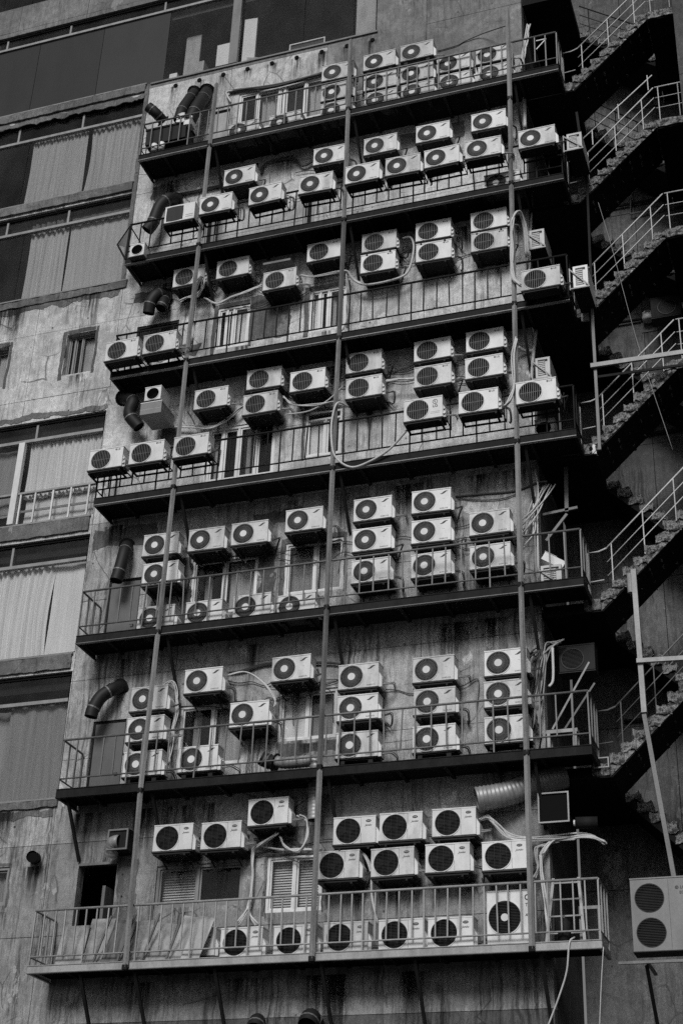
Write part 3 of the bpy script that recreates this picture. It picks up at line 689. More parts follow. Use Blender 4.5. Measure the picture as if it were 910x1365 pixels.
def wall_bracket():
    mb = MB(); yb = .45-D/2-.012
    mb.box(-.35, .35, -.145, yb, -.052, -.031)
    for x in (-.25, .25):
        mb.box(x-.018, x+.018, -.15, yb-.004, -.085, -.0525).bar((x, .02, -.087), (x, yb-.02, -.19), .02)
    return m_(mb, 'bracket', 'steel_black')
def rail_bracket():
    mb = MB(); yb = .34-D/2+.0
    mb.box(-.35, .35, -.145, yb-.12, -.052, -.031)
    for x in (-.33, .33): mb.box(x-.016, x+.016, -.15, yb, -.085, -.0525)
    mb.box(-.31, .31, yb-.03, yb, -.083, -.055)
    mb.bar((W/2+.075, -.13, -.02), (W/2+.075, yb, .3), .014).bar((W/2+.075, -.13, -.07), (W/2+.075, yb, -.07), .016).bar((W/2+.075, yb, -.09), (W/2+.075, yb, .34), .014)
    mb.box(.35, W/2+.07, yb-.02, yb, -.08, -.058)
    return m_(mb, 'bracket', 'steel_black')
def feet():
    return m_(MB().box(-.04, .04, -.13, .13, -.09, -.031), 'foot', 'steel_black')
BRK = {'W': wall_bracket(), 'O': rail_bracket(), 'F': feet()}
PIPES = {}
for c_, yb in (('W', .45-D/2), ('O', .36), ('F', .55)):
    for v_ in range(4):
        r_ = random.Random(v_+5); a = (W/2+.04, -.03, .1); dx = .05+.05*r_.random()
        p1 = spline([a, (W/2+.09, -.02, .09), (W/2+.1+dx, .06, .05+.1*r_.random()), (W/2+.1+dx*r_.uniform(-.5, 1.4), yb*.6, .12*r_.uniform(-1, 1.5)), (W/2+.05+dx*r_.uniform(-1, 2), yb, .2*r_.uniform(-.6, 1.2))], 5)
        PIPES[c_, v_] = m_(MB().tube(p1, .012, 6).tube([Vector(q)+Vector((.012, .03, .035)) for q in p1], .008, 5), 'refrigerant_pipe', ('cable_grey', 'cable_dark', 'cable_dark', 'cable_dark')[v_], True)
GRP = 'air conditioners on the facade'
YC = {'W': -.45, 'F': -.70, 'O': -1.15}
ucount = 0
def unit(k, cls, p, label, tilt=None, group=GRP, big=False):
    global ucount
    ucount += 1; rr = random.Random(ucount)
    hx, hz = KIND[k]; x = p[0]-hx+W/2; y = YC[cls]+D/2; z = p[2]-hz
    t = thing('air_conditioner', label, 'air conditioner', (x, y, z), group)
    t.rotation_euler = (rr.uniform(-.008, .008), rr.uniform(-.012, .012) if tilt is None else tilt, rr.uniform(-.02, .02))
    named = {}
    for nm, par, me in PROTO[k]:
        if nm == 'casing':
            q = rr.random(); top = z > 25.3 and cls == 'F'  # top balcony units take the paint darkened for dim light
            me = CASE[k][2 if top or q < .04 else 1 if q < .4 else 0]
        named[nm] = put(nm, me, named[par] if par else t)
        if nm == 'fan': named[nm].rotation_euler = (0, 0, 0)
    if cls == 'F':
        for fx in (-.25, .25): put('foot', BRK['F'], t, (fx, 0, 0))
    else: put('bracket', BRK[cls], t)
    put('refrigerant_pipe', PIPES[cls, rr.randrange(4)], t)
    if cls == 'W' and rr.random() < .75: stain(x+rr.uniform(-.25, .3), z-.05, rr.uniform(.15, .4), rr.uniform(.4, 1.2), -.017-.00005*ucount)
    return t
def run(k, cls, lst):
    for p, lb in lst: unit(k, cls, p, lb)
AC = 'air conditioner'
# top balcony
run('S', 'F', [((-9.03, -0.70, 26.80), 'topmost air conditioner of the stack beside the middle pole on the top balcony'), ((-9.02, -0.70, 26.20), 'middle air conditioner of the stack beside the middle pole on the top balcony'), ((-9.01, -0.70, 25.65), 'lowest air conditioner of the stack beside the middle pole on the top balcony'),
 ((-8.05, -0.70, 26.84), 'topmost unit of the first stack right of the middle pole, top balcony'), ((-8.03, -0.70, 26.22), 'middle unit of the first stack right of the middle pole, top balcony'), ((-8.00, -0.70, 25.67), 'lowest unit of the first stack right of the middle pole, top balcony'),
 ((-7.19, -0.70, 26.87), 'highest air conditioner of the whole facade, topping the tall stack on the top balcony'), ((-7.19, -0.70, 26.22), 'unit under the highest air conditioner of the facade'), ((-7.16, -0.70, 25.68), 'lowest unit of the stack holding the highest air conditioner'),
 ((-6.36, -0.70, 26.27), 'upper unit of the pair second from the right pole, top balcony'), ((-6.33, -0.70, 25.71), 'lower unit of the pair second from the right pole, top balcony'), ((-5.49, -0.70, 26.27), 'upper unit of the pair next to the right pole, top balcony'), ((-5.45, -0.70, 25.71), 'lower unit of the pair next to the right pole, top balcony'),
 ((-11.22, -0.70, 25.65), 'half hidden unit on the top balcony floor under the left end of the sliding window'), ((-10.22, -0.70, 25.63), 'half hidden unit on the top balcony floor under the middle of the sliding window')])
# between the top and second balconies
run('S', 'W', [((-11.33, -0.45, 24.54), 'first wall unit from the left in the row under the top balcony'), ((-9.22, -0.45, 24.60), 'wall unit touching the middle pole under the top balcony'), ((-8.06, -0.45, 24.59), 'wall unit right of the middle pole under the top balcony'), ((-6.89, -0.45, 24.63), 'wall unit fourth from the left under the top balcony'), ((-5.67, -0.45, 24.63), 'wall unit beside the right pole just under the top balcony')])
run('S', 'O', [((-11.50, -1.15, 23.21), 'unit with round guard on the second balcony rail, touching the left pole'), ((-10.36, -1.15, 23.20), 'second round guarded unit on the second balcony rail from the left pole'), ((-9.23, -1.15, 23.21), 'unit on the second balcony rail just left of the middle pole'), ((-8.20, -1.15, 23.23), 'unit on the second balcony rail just right of the middle pole'), ((-7.33, -1.15, 23.22), 'second unit right of the middle pole on the second balcony rail'), ((-6.49, -1.15, 23.23), 'third unit right of the middle pole on the second balcony rail'), ((-5.63, -1.15, 23.24), 'unit on the second balcony rail just left of the right pole'), ((-4.52, -1.15, 23.23), 'unit hung at the right end of the second balcony, past the right pole')])
unit('S', 'F', (-5.35, -0.70, 22.65), 'unit sunk behind the second balcony edge next to the right pole')
# between the second and third balconies
run('L', 'W', [((-12.30, -0.45, 21.96), 'streaked unit behind the left pole under the second balcony'), ((-11.28, -0.45, 21.96), 'streaked unit just right of the left pole under the second balcony'), ((-9.22, -0.45, 21.95), 'unit just left of the middle pole under the second balcony'),
 ((-8.01, -0.45, 21.92), 'upper unit of the pair right of the middle pole under the second balcony'), ((-8.02, -0.45, 21.38), 'lower unit of the pair right of the middle pole under the second balcony'), ((-6.85, -0.45, 21.94), 'upper unit of the middle pair under the second balcony'), ((-6.84, -0.45, 21.40), 'lower unit of the middle pair under the second balcony'),
 ((-5.68, -0.45, 21.94), 'upper unit of the pair at the right pole under the second balcony'), ((-5.68, -0.45, 21.41), 'lower unit of the pair at the right pole under the second balcony'), ((-10.18, -0.45, 21.41), 'low hung unit under a small shelf above the third balcony rail')])
run('L', 'O', [((-4.53, -1.15, 19.68), 'unit on the third balcony rail past the right pole'), ((-13.31, -1.15, 19.75), 'leftmost of two units at the left end of the third balcony'), ((-12.45, -1.15, 19.76), 'right one of two units at the left end of the third balcony')])
# between the third and fourth balconies
run('L', 'W', [((-11.52, -0.45, 18.67), 'single unit just right of the left pole under the third balcony'), ((-10.38, -0.45, 18.94), 'upper unit of the leftmost pair under the third balcony'), ((-10.42, -0.45, 18.35), 'lower unit of the leftmost pair under the third balcony'), ((-9.43, -0.45, 18.72), 'single unit left of the middle pole under the third balcony'),
 ((-8.26, -0.45, 18.94), 'upper unit of the pair right of the middle pole under the third balcony'), ((-8.24, -0.45, 18.34), 'lower unit of the pair right of the middle pole under the third balcony'), ((-6.85, -0.45, 18.96), 'upper unit of the pair above the unit with a round emblem'), ((-6.84, -0.45, 18.35), 'lower unit of the pair above the unit with a round emblem'),
 ((-5.80, -0.45, 18.98), 'upper unit of the pair left of the right pole under the third balcony'), ((-5.82, -0.45, 18.36), 'lower unit of the pair left of the right pole under the third balcony')])
run('L', 'O', [((-5.77, -1.15, 17.12), 'unit on the fourth balcony rail just left of the right pole'), ((-4.69, -1.15, 17.14), 'unit on the fourth balcony rail past the right pole'), ((-13.36, -1.15, 17.12), 'leftmost of three units at the left end of the fourth balcony'), ((-12.47, -1.15, 17.12), 'middle of three units at the left end of the fourth balcony'), ((-11.52, -1.15, 17.12), 'unit over the left pole at the left end of the fourth balcony')])
emb = unit('L', 'O', (-6.82, -1.15, 17.13), 'unit with a large round emblem over its lettering on the fourth balcony rail')
# between the fourth and fifth balconies
run('S', 'W', [((-12.34, -0.45, 15.41), 'upper unit behind the left pole under the fourth balcony'), ((-12.28, -0.45, 14.77), 'second unit down behind the left pole under the fourth balcony'), ((-11.37, -0.45, 15.39), 'first of two neighbouring units right of the left pole under the fourth balcony'), ((-10.47, -0.45, 15.40), 'second of two neighbouring units right of the left pole under the fourth balcony'), ((-9.37, -0.45, 15.53), 'unit over the twin paned window left of the middle pole, fifth balcony'),
 ((-8.01, -0.45, 15.56), 'top unit of the three right of the middle pole over the fifth balcony'), ((-8.01, -0.45, 14.92), 'middle unit of the three right of the middle pole over the fifth balcony'), ((-8.01, -0.45, 14.27), 'bottom unit of the three right of the middle pole over the fifth balcony'),
 ((-6.88, -0.45, 15.56), 'top unit of the middle stack over the fifth balcony'), ((-6.88, -0.45, 14.93), 'middle unit of the middle stack over the fifth balcony'), ((-6.87, -0.45, 14.24), 'bottom unit of the middle stack over the fifth balcony'), ((-5.78, -0.45, 14.95), 'upper unit of the pair left of the right pole, fifth balcony'), ((-5.78, -0.45, 14.26), 'lower unit of the pair left of the right pole, fifth balcony')])
run('S', 'F', [((-12.15, -0.70, 13.70), 'leftmost unit on the fifth balcony floor, behind the left pole'), ((-11.17, -0.70, 13.69), 'second unit from the left on the fifth balcony floor'), ((-10.21, -0.70, 13.70), 'third unit from the left on the fifth balcony floor'), ((-9.34, -0.70, 13.60), 'fourth unit on the fifth balcony floor, nearest the middle pole')])
# between the fifth and sixth balconies
run('S', 'W', [((-12.25, -0.45, 12.18), 'top unit of the three behind the left pole over the sixth balcony'), ((-12.26, -0.45, 11.59), 'middle unit of the three behind the left pole over the sixth balcony'), ((-11.18, -0.45, 12.43), 'single unit high over the left window of the sixth balcony'), ((-9.47, -0.45, 12.49), 'single unit high over the right window of the sixth balcony'), ((-10.23, -0.45, 11.68), 'unit hung between the two windows of the sixth balcony'),
 ((-8.19, -0.45, 12.20), 'top unit of the stack right of the middle pole, sixth balcony'), ((-8.19, -0.45, 11.61), 'middle unit of the stack right of the middle pole, sixth balcony'), ((-6.82, -0.45, 12.19), 'top unit of the central stack over the sixth balcony'), ((-6.80, -0.45, 11.59), 'middle unit of the central stack over the sixth balcony'), ((-5.54, -0.45, 12.18), 'top unit of the stack at the right pole, sixth balcony'), ((-5.55, -0.45, 11.61), 'middle unit of the stack at the right pole, sixth balcony')])
run('S', 'F', [((-12.12, -0.70, 10.82), 'bottom unit behind the left pole on the sixth balcony floor'), ((-11.04, -0.70, 10.82), 'unit on the sixth balcony floor under the left window'), ((-8.10, -0.70, 10.82), 'bottom unit right of the middle pole on the sixth balcony floor'), ((-6.73, -0.70, 10.81), 'bottom unit of the central stack on the sixth balcony floor'), ((-5.49, -0.70, 10.86), 'bottom unit at the right pole on the sixth balcony floor')])
# between the sixth and bottom balconies
run('C', 'W', [((-11.49, -0.45, 9.50), 'leftmost oval badged unit, just right of the left pole'), ((-10.58, -0.45, 9.48), 'second oval badged unit from the left, over the dark window'), ((-9.73, -0.45, 9.84), 'highest oval badged unit, left of the middle pole'), ((-8.16, -0.45, 9.40), 'left unit of the upper row of three right of the middle pole'), ((-7.35, -0.45, 9.41), 'centre unit of the upper row of three, oval badge'), ((-6.44, -0.45, 9.42), 'right unit of the upper row of three, oval badge'),
 ((-8.43, -0.45, 8.83), 'oval badged unit of the lower row against the middle pole'), ((-7.48, -0.45, 8.82), 'second oval badged unit of the lower row above the bottom rail'), ((-6.55, -0.45, 8.83), 'third oval badged unit of the lower row above the bottom rail'), ((-5.60, -0.45, 8.81), 'fourth oval badged unit of the lower row, against the right pole')])
run('C', 'F', [((-9.97, -0.70, 7.57), 'first fully seen unit on the bottom balcony floor, beside the boards'), ((-9.03, -0.70, 7.56), 'unit on the bottom balcony floor just left of the middle pole'), ((-8.17, -0.70, 7.57), 'unit on the bottom balcony floor just right of the middle pole'), ((-7.24, -0.70, 7.57), 'second unit right of the middle pole on the bottom balcony floor'), ((-6.43, -0.70, 7.56), 'third unit right of the middle pole on the bottom balcony floor')])
hid = unit('C', 'F', (-10.93, -0.45, 7.67), 'unit mostly hidden by leaning boards on the bottom balcony'); hid.location.y += .27
# the emblem unit carries its sign large
for o in list(emb.children):
    if o.name.split('.')[0] in ('logo', 'lettering'): bpy.data.objects.remove(o)
MB().ring(W/2-.14, -D/2-.0035, H-.11, .04, .05, .001, 24).disc(W/2-.15, -D/2-.0035, H-.1, .012, .001, 10).box(W/2-.145, W/2-.136, -D/2-.0035, -D/2-.0025, H-.135, H-.09).build('logo', 'ink', emb)
o = put('lettering', m_(join_meshes([(text_mesh('LG', .085), (W/2-.14, -D/2-.0025, H-.205))]), 'lettering', 'ink'), emb)
MB().box(W/2-.23, W/2-.05, -D/2-.002, -D/2-.001, .148, .154).box(W/2-.23, W/2-.05, -D/2-.002, -D/2-.001, .118, .124).build('print_line', 'ink_grey', emb)

def special_unit(name, label, loc, w, h, d, fans, mat='paint', guard='guard_dark', hub=None, rot=0, base=True, square=False):
    t = thing(name, label, 'air conditioner', loc, GRP); t.rotation_euler = (0, 0, rot); y = -d/2
    if len(fans) == 1:
        cx, cz, r = fans[0]; casing(cx, cz, r, w, h, d).build('casing', mat, t); well(cx, cz, r, y).build('fan_well', 'void', t)
    else:
        zc = [0.]+[(fans[i][1]+fans[i+1][1])/2 for i in range(len(fans)-1)]+[h]
        mb = MB(); xs = fans[0][0]+fans[0][2]+.05
        for i, (cx, cz, r) in enumerate(fans): mb.plate_hole(-w/2, xs, zc[i], zc[i+1], y, cx, cz, r, .012)
        mb.add([(xs, y, 0), (w/2, y, 0), (w/2, y, h), (xs, y, h)], [(0, 1, 2, 3)]).box(-w/2, w/2, y+.09, -y, 0, h)
        mb.add([(-w/2, y, 0), (-w/2, y, h), (-w/2, y+.09, h), (-w/2, y+.09, 0)], [(0, 1, 2, 3)])
        mb.box(-w/2-.006, w/2+.006, y-.01, -y+.004, h, h+.02); mb.f = [f for f in mb.f if len(f) < 40]; mb.build('casing', mat, t)
        for cx, cz, r in fans: well(cx, cz, r, y, .085).build('fan_well', 'void', t)
    for cx, cz, r in fans:
        gd = bars_in_circle(cx, cz, r-.004, y-.002, .024, .006, False); gd.ring(cx, y-.003, cz, r-.012, r-.001, .01, 36).build('fan_guard', guard, t)
        if hub: MB().disc(cx, y-.012, cz, hub, .012, 20).build('hub', 'hub', t)
    MB().box(-w/2-.01, w/2+.01, y-.012, -y, -.014, -.001).build('base_pan', 'pan', t)
    return t
bu = special_unit('air_conditioner', 'big single fan unit behind the right pole on the bottom balcony', ((-5.37, -0.70, 7.33)[0], -.53, 7.34), .74, .84, .3, [(-.085, .42, .26)], hub=.06)
put('lettering', m_(join_meshes([(text_mesh('T.I', .07), (.28, -.153, .6)), (text_mesh('xo', .08, .3), (.28, -.153, .45))]), 'lettering', 'ink'), bu)
MB().ring(.28, -.155, .72, .03, .046, .003, 16).build('logo', 'ink', bu)
du = special_unit('air_conditioner', 'large double fan unit at the lower right edge', (-2.97, -.62, 7.12), 1.0, 1.08, .36, [(-.22, .27, .225), (-.22, .79, .225)], mat='paint_shaded')
MB().box(.07, .074, -.1825, -.181, .02, 1.06).build('seam', 'ink', du)
MB().ring(.2, -.184, .93, .014, .027, .002, 18).disc(.196, -.184, .93, .008, .002, 8).build('logo', 'ink', du)
put('lettering', m_(join_meshes([(text_mesh('LG', .07), (.29, -.182, .93)), (text_mesh('EC', .06), (.27, -.182, .85))]), 'lettering', 'ink'), du)
sh = MB().box(-3.7, -1.6, -.86, -.82, 6.93, 6.97).box(-3.3, -3.25, -.82, .0, 6.935, 6.965).box(-2.5, -2.45, -.82, .0, 6.935, 6.965).build('shelf_ledge', 'steel_mid'); tag(sh, 'thin steel shelf under the large double fan unit', 'shelf')
MB().bar((-3.3, -.75, 6.92), (-3.3, .02, 6.2), .05).build('strut', 'steel_black', sh)

# the old unit with a square dark opening, far left of the second balcony
q = thing('air_conditioner', 'old unit with a square dark guard at the left of the second balcony', 'air conditioner', ((-12.23, -1.15, 23.18)[0], -1.01, (-12.21, -1.15, 22.93)[2]), GRP)
frame_mb(-.33, .14, 0, .46, -.14, .12, .04).box(.14, .37, -.14, .12, 0, .46).box(-.29, .1, .1, .12, .04, .42).build('casing', 'paint', q)
rb = MB(); n = 36; rx, rz = .19, .19
ring_o = []; ring_i = []
for j in range(n):
    a = 6.2832*j/n; c, s_ = math.cos(a), math.sin(a); e = .45
    ring_o.append((-.095+.2*math.copysign(abs(c)**e, c), -.143, .23+.2*math.copysign(abs(s_)**e, s_)))
rb.add(ring_o+[(x_, .0, z_) for x_, _, z_ in ring_o], [tuple(range(n))]); rb.build('fan_guard', 'guard_dark', q)
MB().box(-.345, .385, -.155, .13, -.03, -.001).build('base_pan', 'pan', q)
put('bracket', BRK['O'], q)
for k in range(2): MB().box(.17, .34, -.1425, -.1405, .08+.05*k, .095+.05*k).build('vent_slot', 'ink_grey', q)
# fan boxes and side mounted units
fb = special_unit('fan_box', 'small square fan box at the bent left end of the second balcony', ((-13.25, -0.95, 22.50)[0], -.8, (-13.23, -0.95, 22.36)[2]), .34, .34, .3, [(0, .18, .13)], guard='void'); fb['category'] = 'fan'
fb2 = special_unit('fan_box', 'small square exhaust fan on a tin box under the third balcony', ((-12.55, -0.75, 18.55)[0], -.6, (-12.55, -0.75, 18.59)[2]), .36, .34, .42, [(0, .17, .135)], guard='void'); fb2['category'] = 'fan'
tb = MB().box(-.27, .2, -.3, .3, -.32, -.05).build('tin_box', 'paint_shaded', None, False, (fb2.location.x+.03, -.52, fb2.location.z+.0)); tag(tb, 'pale tin box hanging under the small exhaust fan', 'box')  # body darkened in its paint for the shaded underside
MB().box(-.275, .205, -.306, .306, -.05, -.03).box(-.272, .202, -.303, .303, -.21, -.205).build('lid', 'paint', tb)
def side_unit(label, x, y0, y1, z, w=.3, h=.5, mat='paint'):
    t = thing('air_conditioner', label, 'air conditioner', (x, (y0+y1)/2, z), GRP); d = (y1-y0)/2
    frame_mb(-w/2, w/2, .0, h, -d, d, .045).box(-w/2+.045, w/2-.045, -d+.04, -d+.05, .045, h-.045).build('casing', mat, t)
    for k in range(8): MB().box(-w/2+.05, w/2-.1, -d+.004, -d+.03, .07+k*(h-.13)/8, .07+(k+.55)*(h-.13)/8).build('louvre', 'paint_dim', t)
    MB().box(-w/2-.01, w/2+.01, -d-.01, d, -.03, -.002).build('base_pan', 'steel_black', t)
    MB().bar((-w/2-.06, -d-.02, h*.85), (w/2+.02, -d-.02, -.01), .025).bar((-w/2-.06, -d-.022, h*.9), (-w/2-.06, -d-.022, -.06), .022).bar((-w/2-.06, -d-.018, -.03), (w/2+.03, -d-.018, -.03), .025).build('bracket', 'steel_pale', t)
    return t
side_unit('side on louvred unit hung off the right end of the second balcony', -3.68, -.95, -.15, (-3.80, -0.95, 22.90)[2], .3, .42, 'paint_dim')
side_unit('side on louvred unit hung off the right end of the third balcony', -3.7, -.95, -.15, (-3.87, -0.95, 19.47)[2], .28, .5)
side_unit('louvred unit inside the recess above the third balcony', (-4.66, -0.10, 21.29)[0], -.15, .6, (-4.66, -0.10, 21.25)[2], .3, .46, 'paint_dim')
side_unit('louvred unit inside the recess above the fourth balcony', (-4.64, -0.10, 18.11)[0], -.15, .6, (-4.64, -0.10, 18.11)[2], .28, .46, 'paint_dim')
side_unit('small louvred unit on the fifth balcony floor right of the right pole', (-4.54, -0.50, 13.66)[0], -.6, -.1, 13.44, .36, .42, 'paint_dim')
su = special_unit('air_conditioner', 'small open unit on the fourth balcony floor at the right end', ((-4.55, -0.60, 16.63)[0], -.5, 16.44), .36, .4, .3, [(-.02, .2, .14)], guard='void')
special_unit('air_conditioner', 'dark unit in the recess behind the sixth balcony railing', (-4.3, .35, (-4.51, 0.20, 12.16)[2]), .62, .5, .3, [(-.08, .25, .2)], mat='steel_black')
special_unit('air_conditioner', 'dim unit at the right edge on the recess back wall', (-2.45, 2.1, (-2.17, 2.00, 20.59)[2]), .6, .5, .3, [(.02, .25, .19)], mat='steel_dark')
tb = MB().box(-.2, .2, -.12, .12, 0, .16).build('cardboard_carton', 'paper', None, False, ((-4.57, -0.60, 13.95)[0], -.45, 13.9)); tb.rotation_euler = (0, .5, .3); tag(tb, 'pale carton tilted on the small louvred unit, fifth balcony', 'carton')
MB().box(-.21, .02, -.13, .13, .161, .168).build('flap', 'paper', tb)

# ------------------------------------------------------------------ hoses, ducts and vents
def duct(name, label, pts, r, mat, corr=.0, collar=None, cat='duct', n=14):
    P = spline(pts, 10); L = [0.]
    for a, b in zip(P, P[1:]): L.append(L[-1]+(b-a).length)
    if corr:
        Q = []; m = int(L[-1]/.022); k = 0
        for i in range(m+1):
            s = L[-1]*i/m
            while k < len(P)-2 and L[k+1] < s: k += 1
            t = (s-L[k])/max(1e-6, L[k+1]-L[k]); Q.append(P[k].lerp(P[k+1], min(1, t)))
        P = Q; rad = [r+corr*(1 if i % 3 == 0 else -.3 if i % 3 == 1 else .1) for i in range(len(P))]
    else: rad = [r]*len(P)
    o = MB().tube(P, r, n, False, rad).build(name, mat, None, True); tag(o, label, cat)
    e = P[-1]; d = (P[-1]-P[-2]).normalized()
    MB().tube([e-d*.05, e-d*.03], r*.93, n).build('dark_mouth', 'void', o)
    if mat == 'rubber':
        MB().tube([P[0], P[0]+(P[1]-P[0]).normalized()*.02], r*1.35, n).build('wall_flange', 'steel_dark', o)
        for u in (.35, .72):
            i = max(1, int(len(P)*u)); q = (P[i]-P[i-1]).normalized()
            MB().tube([P[i]-q*.014, P[i]+q*.014], r*1.05, n).build('hose_clamp', 'steel_mid', o)
    if collar: MB().tube([P[0], P[0]+(P[1]-P[0]).normalized()*.05], r*1.14, n).build('collar', collar, o)
    return o
duct('vent_hose', 'fat black hose poking up at the left corner of the top balcony', [(-13.35, -0.30, 26.88), (-13.45, -0.50, 26.97), (-13.62, -0.62, 27.12)], .125, 'rubber')
h1 = duct('vent_hose', 'left one of two crossed black hoses over the top balcony rail', [(-12.77, -0.02, 27.90), (-12.74, -0.25, 27.49), (-12.74, -0.55, 26.88), (-12.76, -0.65, 26.44)], .13, 'rubber', collar='rubber')
h2 = duct('vent_hose', 'right one of two crossed black hoses over the top balcony rail', [(-12.43, -0.02, 27.83), (-12.41, -0.25, 27.39), (-12.44, -0.50, 26.81), (-12.51, -0.60, 26.35)], .15, 'rubber', collar='rubber')
for a, b, l in ((('paper'), (-12.67, -0.66, 26.39), 'white wrapped end of the left crossed hose'), ('paper', (-12.49, -0.62, 26.30), 'white wrapped end of the right crossed hose')):
    o = rough_box(-.1, .1, -.1, .1, -.12, .12, .06, .03, len(l)).build('plastic_wrap', a, None, True, b); tag(o, l, 'wrapping')
duct('vent_hose', 'black elbow hose behind the square guarded unit', [(-12.92, -0.05, 24.58), (-12.98, -0.30, 24.44), (-13.13, -0.40, 24.16), (-13.25, -0.40, 23.74), (-13.38, -0.40, 23.54)], .14, 'rubber')
duct('vent_hose', 'black twin elbow under the left end of the second balcony', [(-12.90, -0.05, 21.81), (-12.97, -0.30, 21.75), (-13.09, -0.36, 21.52), (-13.15, -0.30, 21.27)], .13, 'rubber')
duct('vent_hose', 'short black pipe stub beside the twin elbow', [(-12.96, -0.02, 21.95), (-12.84, -0.25, 21.52), (-12.87, -0.30, 21.35)], .12, 'rubber')
duct('vent_hose', 'black elbow hose left of the small exhaust fan', [(-13.56, -0.25, 19.19), (-13.22, -0.40, 18.97), (-13.26, -0.40, 18.63), (-13.06, -0.30, 18.35)], .13, 'rubber')
duct('vent_hose', 'straight black hose slanting above the fifth balcony door', [(-13.17, -0.02, 15.73), (-13.08, -0.25, 15.50), (-13.09, -0.35, 15.05), (-13.13, -0.38, 14.77)], .125, 'rubber')
duct('vent_hose', 'bent black hose above the sixth balcony door', [(-12.95, -0.02, 12.67), (-13.01, -0.25, 12.53), (-13.17, -0.36, 12.35), (-13.28, -0.40, 12.10), (-13.31, -0.40, 11.95)], .125, 'rubber', collar='rubber')
duct('vent_pipe', 'short round pipe stub on the lower left wall', [(-14.32, 0.00, 9.45), (-14.21, -0.30, 9.39)], .11, 'steel_dark', cat='pipe')
duct('vent_duct', 'silver elbow over the dark doorway', [(-12.45, -0.35, 9.53), (-12.59, -0.33, 9.52), (-12.67, -0.20, 9.33)], .12, 'foil', .006)
vb = MB().box(-.2, .2, -.35, 0, -.19, .19).build('vent_box', 'steel_dark', None, False, (-12.49, -0.01, 9.57)); tag(vb, 'dark square vent box above the doorway by the left pole', 'vent')
frame_mb(-.2, .2, -.19, .19, -.38, -.35, .03).build('rim', 'steel_mid', vb)
duct('vent_duct', 'silver corrugated duct lying on the sixth balcony floor', [(-9.56, -0.50, 10.74), (-9.30, -0.55, 10.66), (-8.90, -0.60, 10.64), (-8.74, -0.62, 10.61), (-8.74, -0.60, 10.41)], .1, 'foil', .008)
duct('vent_hose', 'black hooded mouth of the silver duct on the sixth balcony', [(-9.51, -0.50, 10.69), (-9.68, -0.50, 10.75), (-9.78, -0.55, 10.80)], .13, 'rubber')
duct('vent_duct', 'pale vertical duct under the sixth balcony beside the middle pole', [(-8.85, -0.30, 10.50), (-8.84, -0.30, 10.11), (-8.83, -0.30, 9.68)], .115, 'foil', .006)
duct('vent_duct', 'thick silver corrugated duct slanting under the sixth balcony', [(-4.58, 0.10, 10.26), (-5.04, -0.10, 10.10), (-5.47, -0.30, 9.89), (-5.95, -0.45, 9.78)], .2, 'foil', .012, n=20)
duct('vent_hose', 'left black hood at the bottom edge under the bottom balcony', [(-9.78, 0.00, 6.32), (-9.68, -0.25, 6.39), (-9.66, -0.40, 6.24)], .14, 'rubber')
duct('vent_hose', 'right black hood at the bottom edge under the bottom balcony', [(-8.76, 0.00, 6.33), (-8.76, -0.25, 6.42), (-8.76, -0.40, 6.27)], .16, 'rubber')
sv = MB().box(-.24, .24, -.1, 0, -.24, .24).build('vent_box', 'void', None, False, (-4.69, -0.25, 9.58)); tag(sv, 'black square vent with a bright frame under the sixth balcony right end', 'vent')
frame_mb(-.255, .255, -.255, .255, -.13, -.1, .024).build('rim', 'steel_pale', sv)
MB().bar((-.1, 0, 0), (-.1, .3, 0), .2).build('duct_neck', 'steel_black', sv)
cn = MB().tube([(0, 0, 0), (.35, .05, 0)], .1, 12).build('pipe_stub', 'steel_dark', None, True, (-4.39, -0.10, 9.38)); tag(cn, 'small dark canister pipe right of the framed vent', 'pipe')
MB().tube([(-.03, 0, 0), (-.002, 0, 0)], .05, 10).build('cap', 'paper', cn)

# ------------------------------------------------------------------ cables
def cables(label, lines, r=.016, mat='cable_pale', n=6, cat='cables'):
    t = thing('cable_bundle', label, cat, tuple(lines[0][0]))
    off = Vector(lines[0][0])
    for L in lines: MB().tube([Vector(p)-off for p in spline(L, n)], r, 6).build('cable', mat, t, True)
    return t
def fan_out(L, k, d, seed=0):
    rr = random.Random(seed); out = []
    for i in range(k):
        out.append([Vector(p)+Vector((rr.uniform(-d, d), rr.uniform(-d, d)*.6, rr.uniform(-d, d))) for p in L])
    return out
cables('pale looped pipes beside the left pole under the second balcony', fan_out([(-12.42, -0.30, 21.46), (-12.24, -0.32, 21.51), (-11.96, -0.40, 21.46), (-11.81, -0.50, 21.63), (-11.89, -0.50, 21.83), (-11.86, -0.70, 21.42), (-11.83, -0.75, 20.71), (-11.79, -0.78, 20.09), (-11.93, -0.78, 19.66)], 5, .05, 1), .013)
cables('pale pipes sagging between two units under the second balcony', fan_out([(-11.85, -0.30, 21.41), (-11.54, -0.30, 21.22), (-11.25, -0.30, 21.28), (-10.84, -0.30, 21.39), (-10.53, -0.30, 21.46)], 5, .035, 2), .013)
cables('pale pipes crossing the middle pole under the second balcony', fan_out([(-9.69, -0.25, 21.59), (-9.37, -0.25, 21.50), (-8.86, -0.25, 21.48), (-8.63, -0.25, 21.45), (-8.51, -0.25, 21.23), (-8.32, -0.30, 21.02)], 3, .025, 3), .013)
cables('white pipe looping round the paired units right of the middle pole', [[(-8.61, -0.30, 21.41), (-8.47, -0.30, 21.15), (-8.16, -0.30, 20.97), (-7.50, -0.30, 21.00), (-7.29, -0.28, 21.20), (-7.20, -0.28, 21.71), (-7.27, -0.28, 22.01), (-7.44, -0.28, 22.03)]], .024)
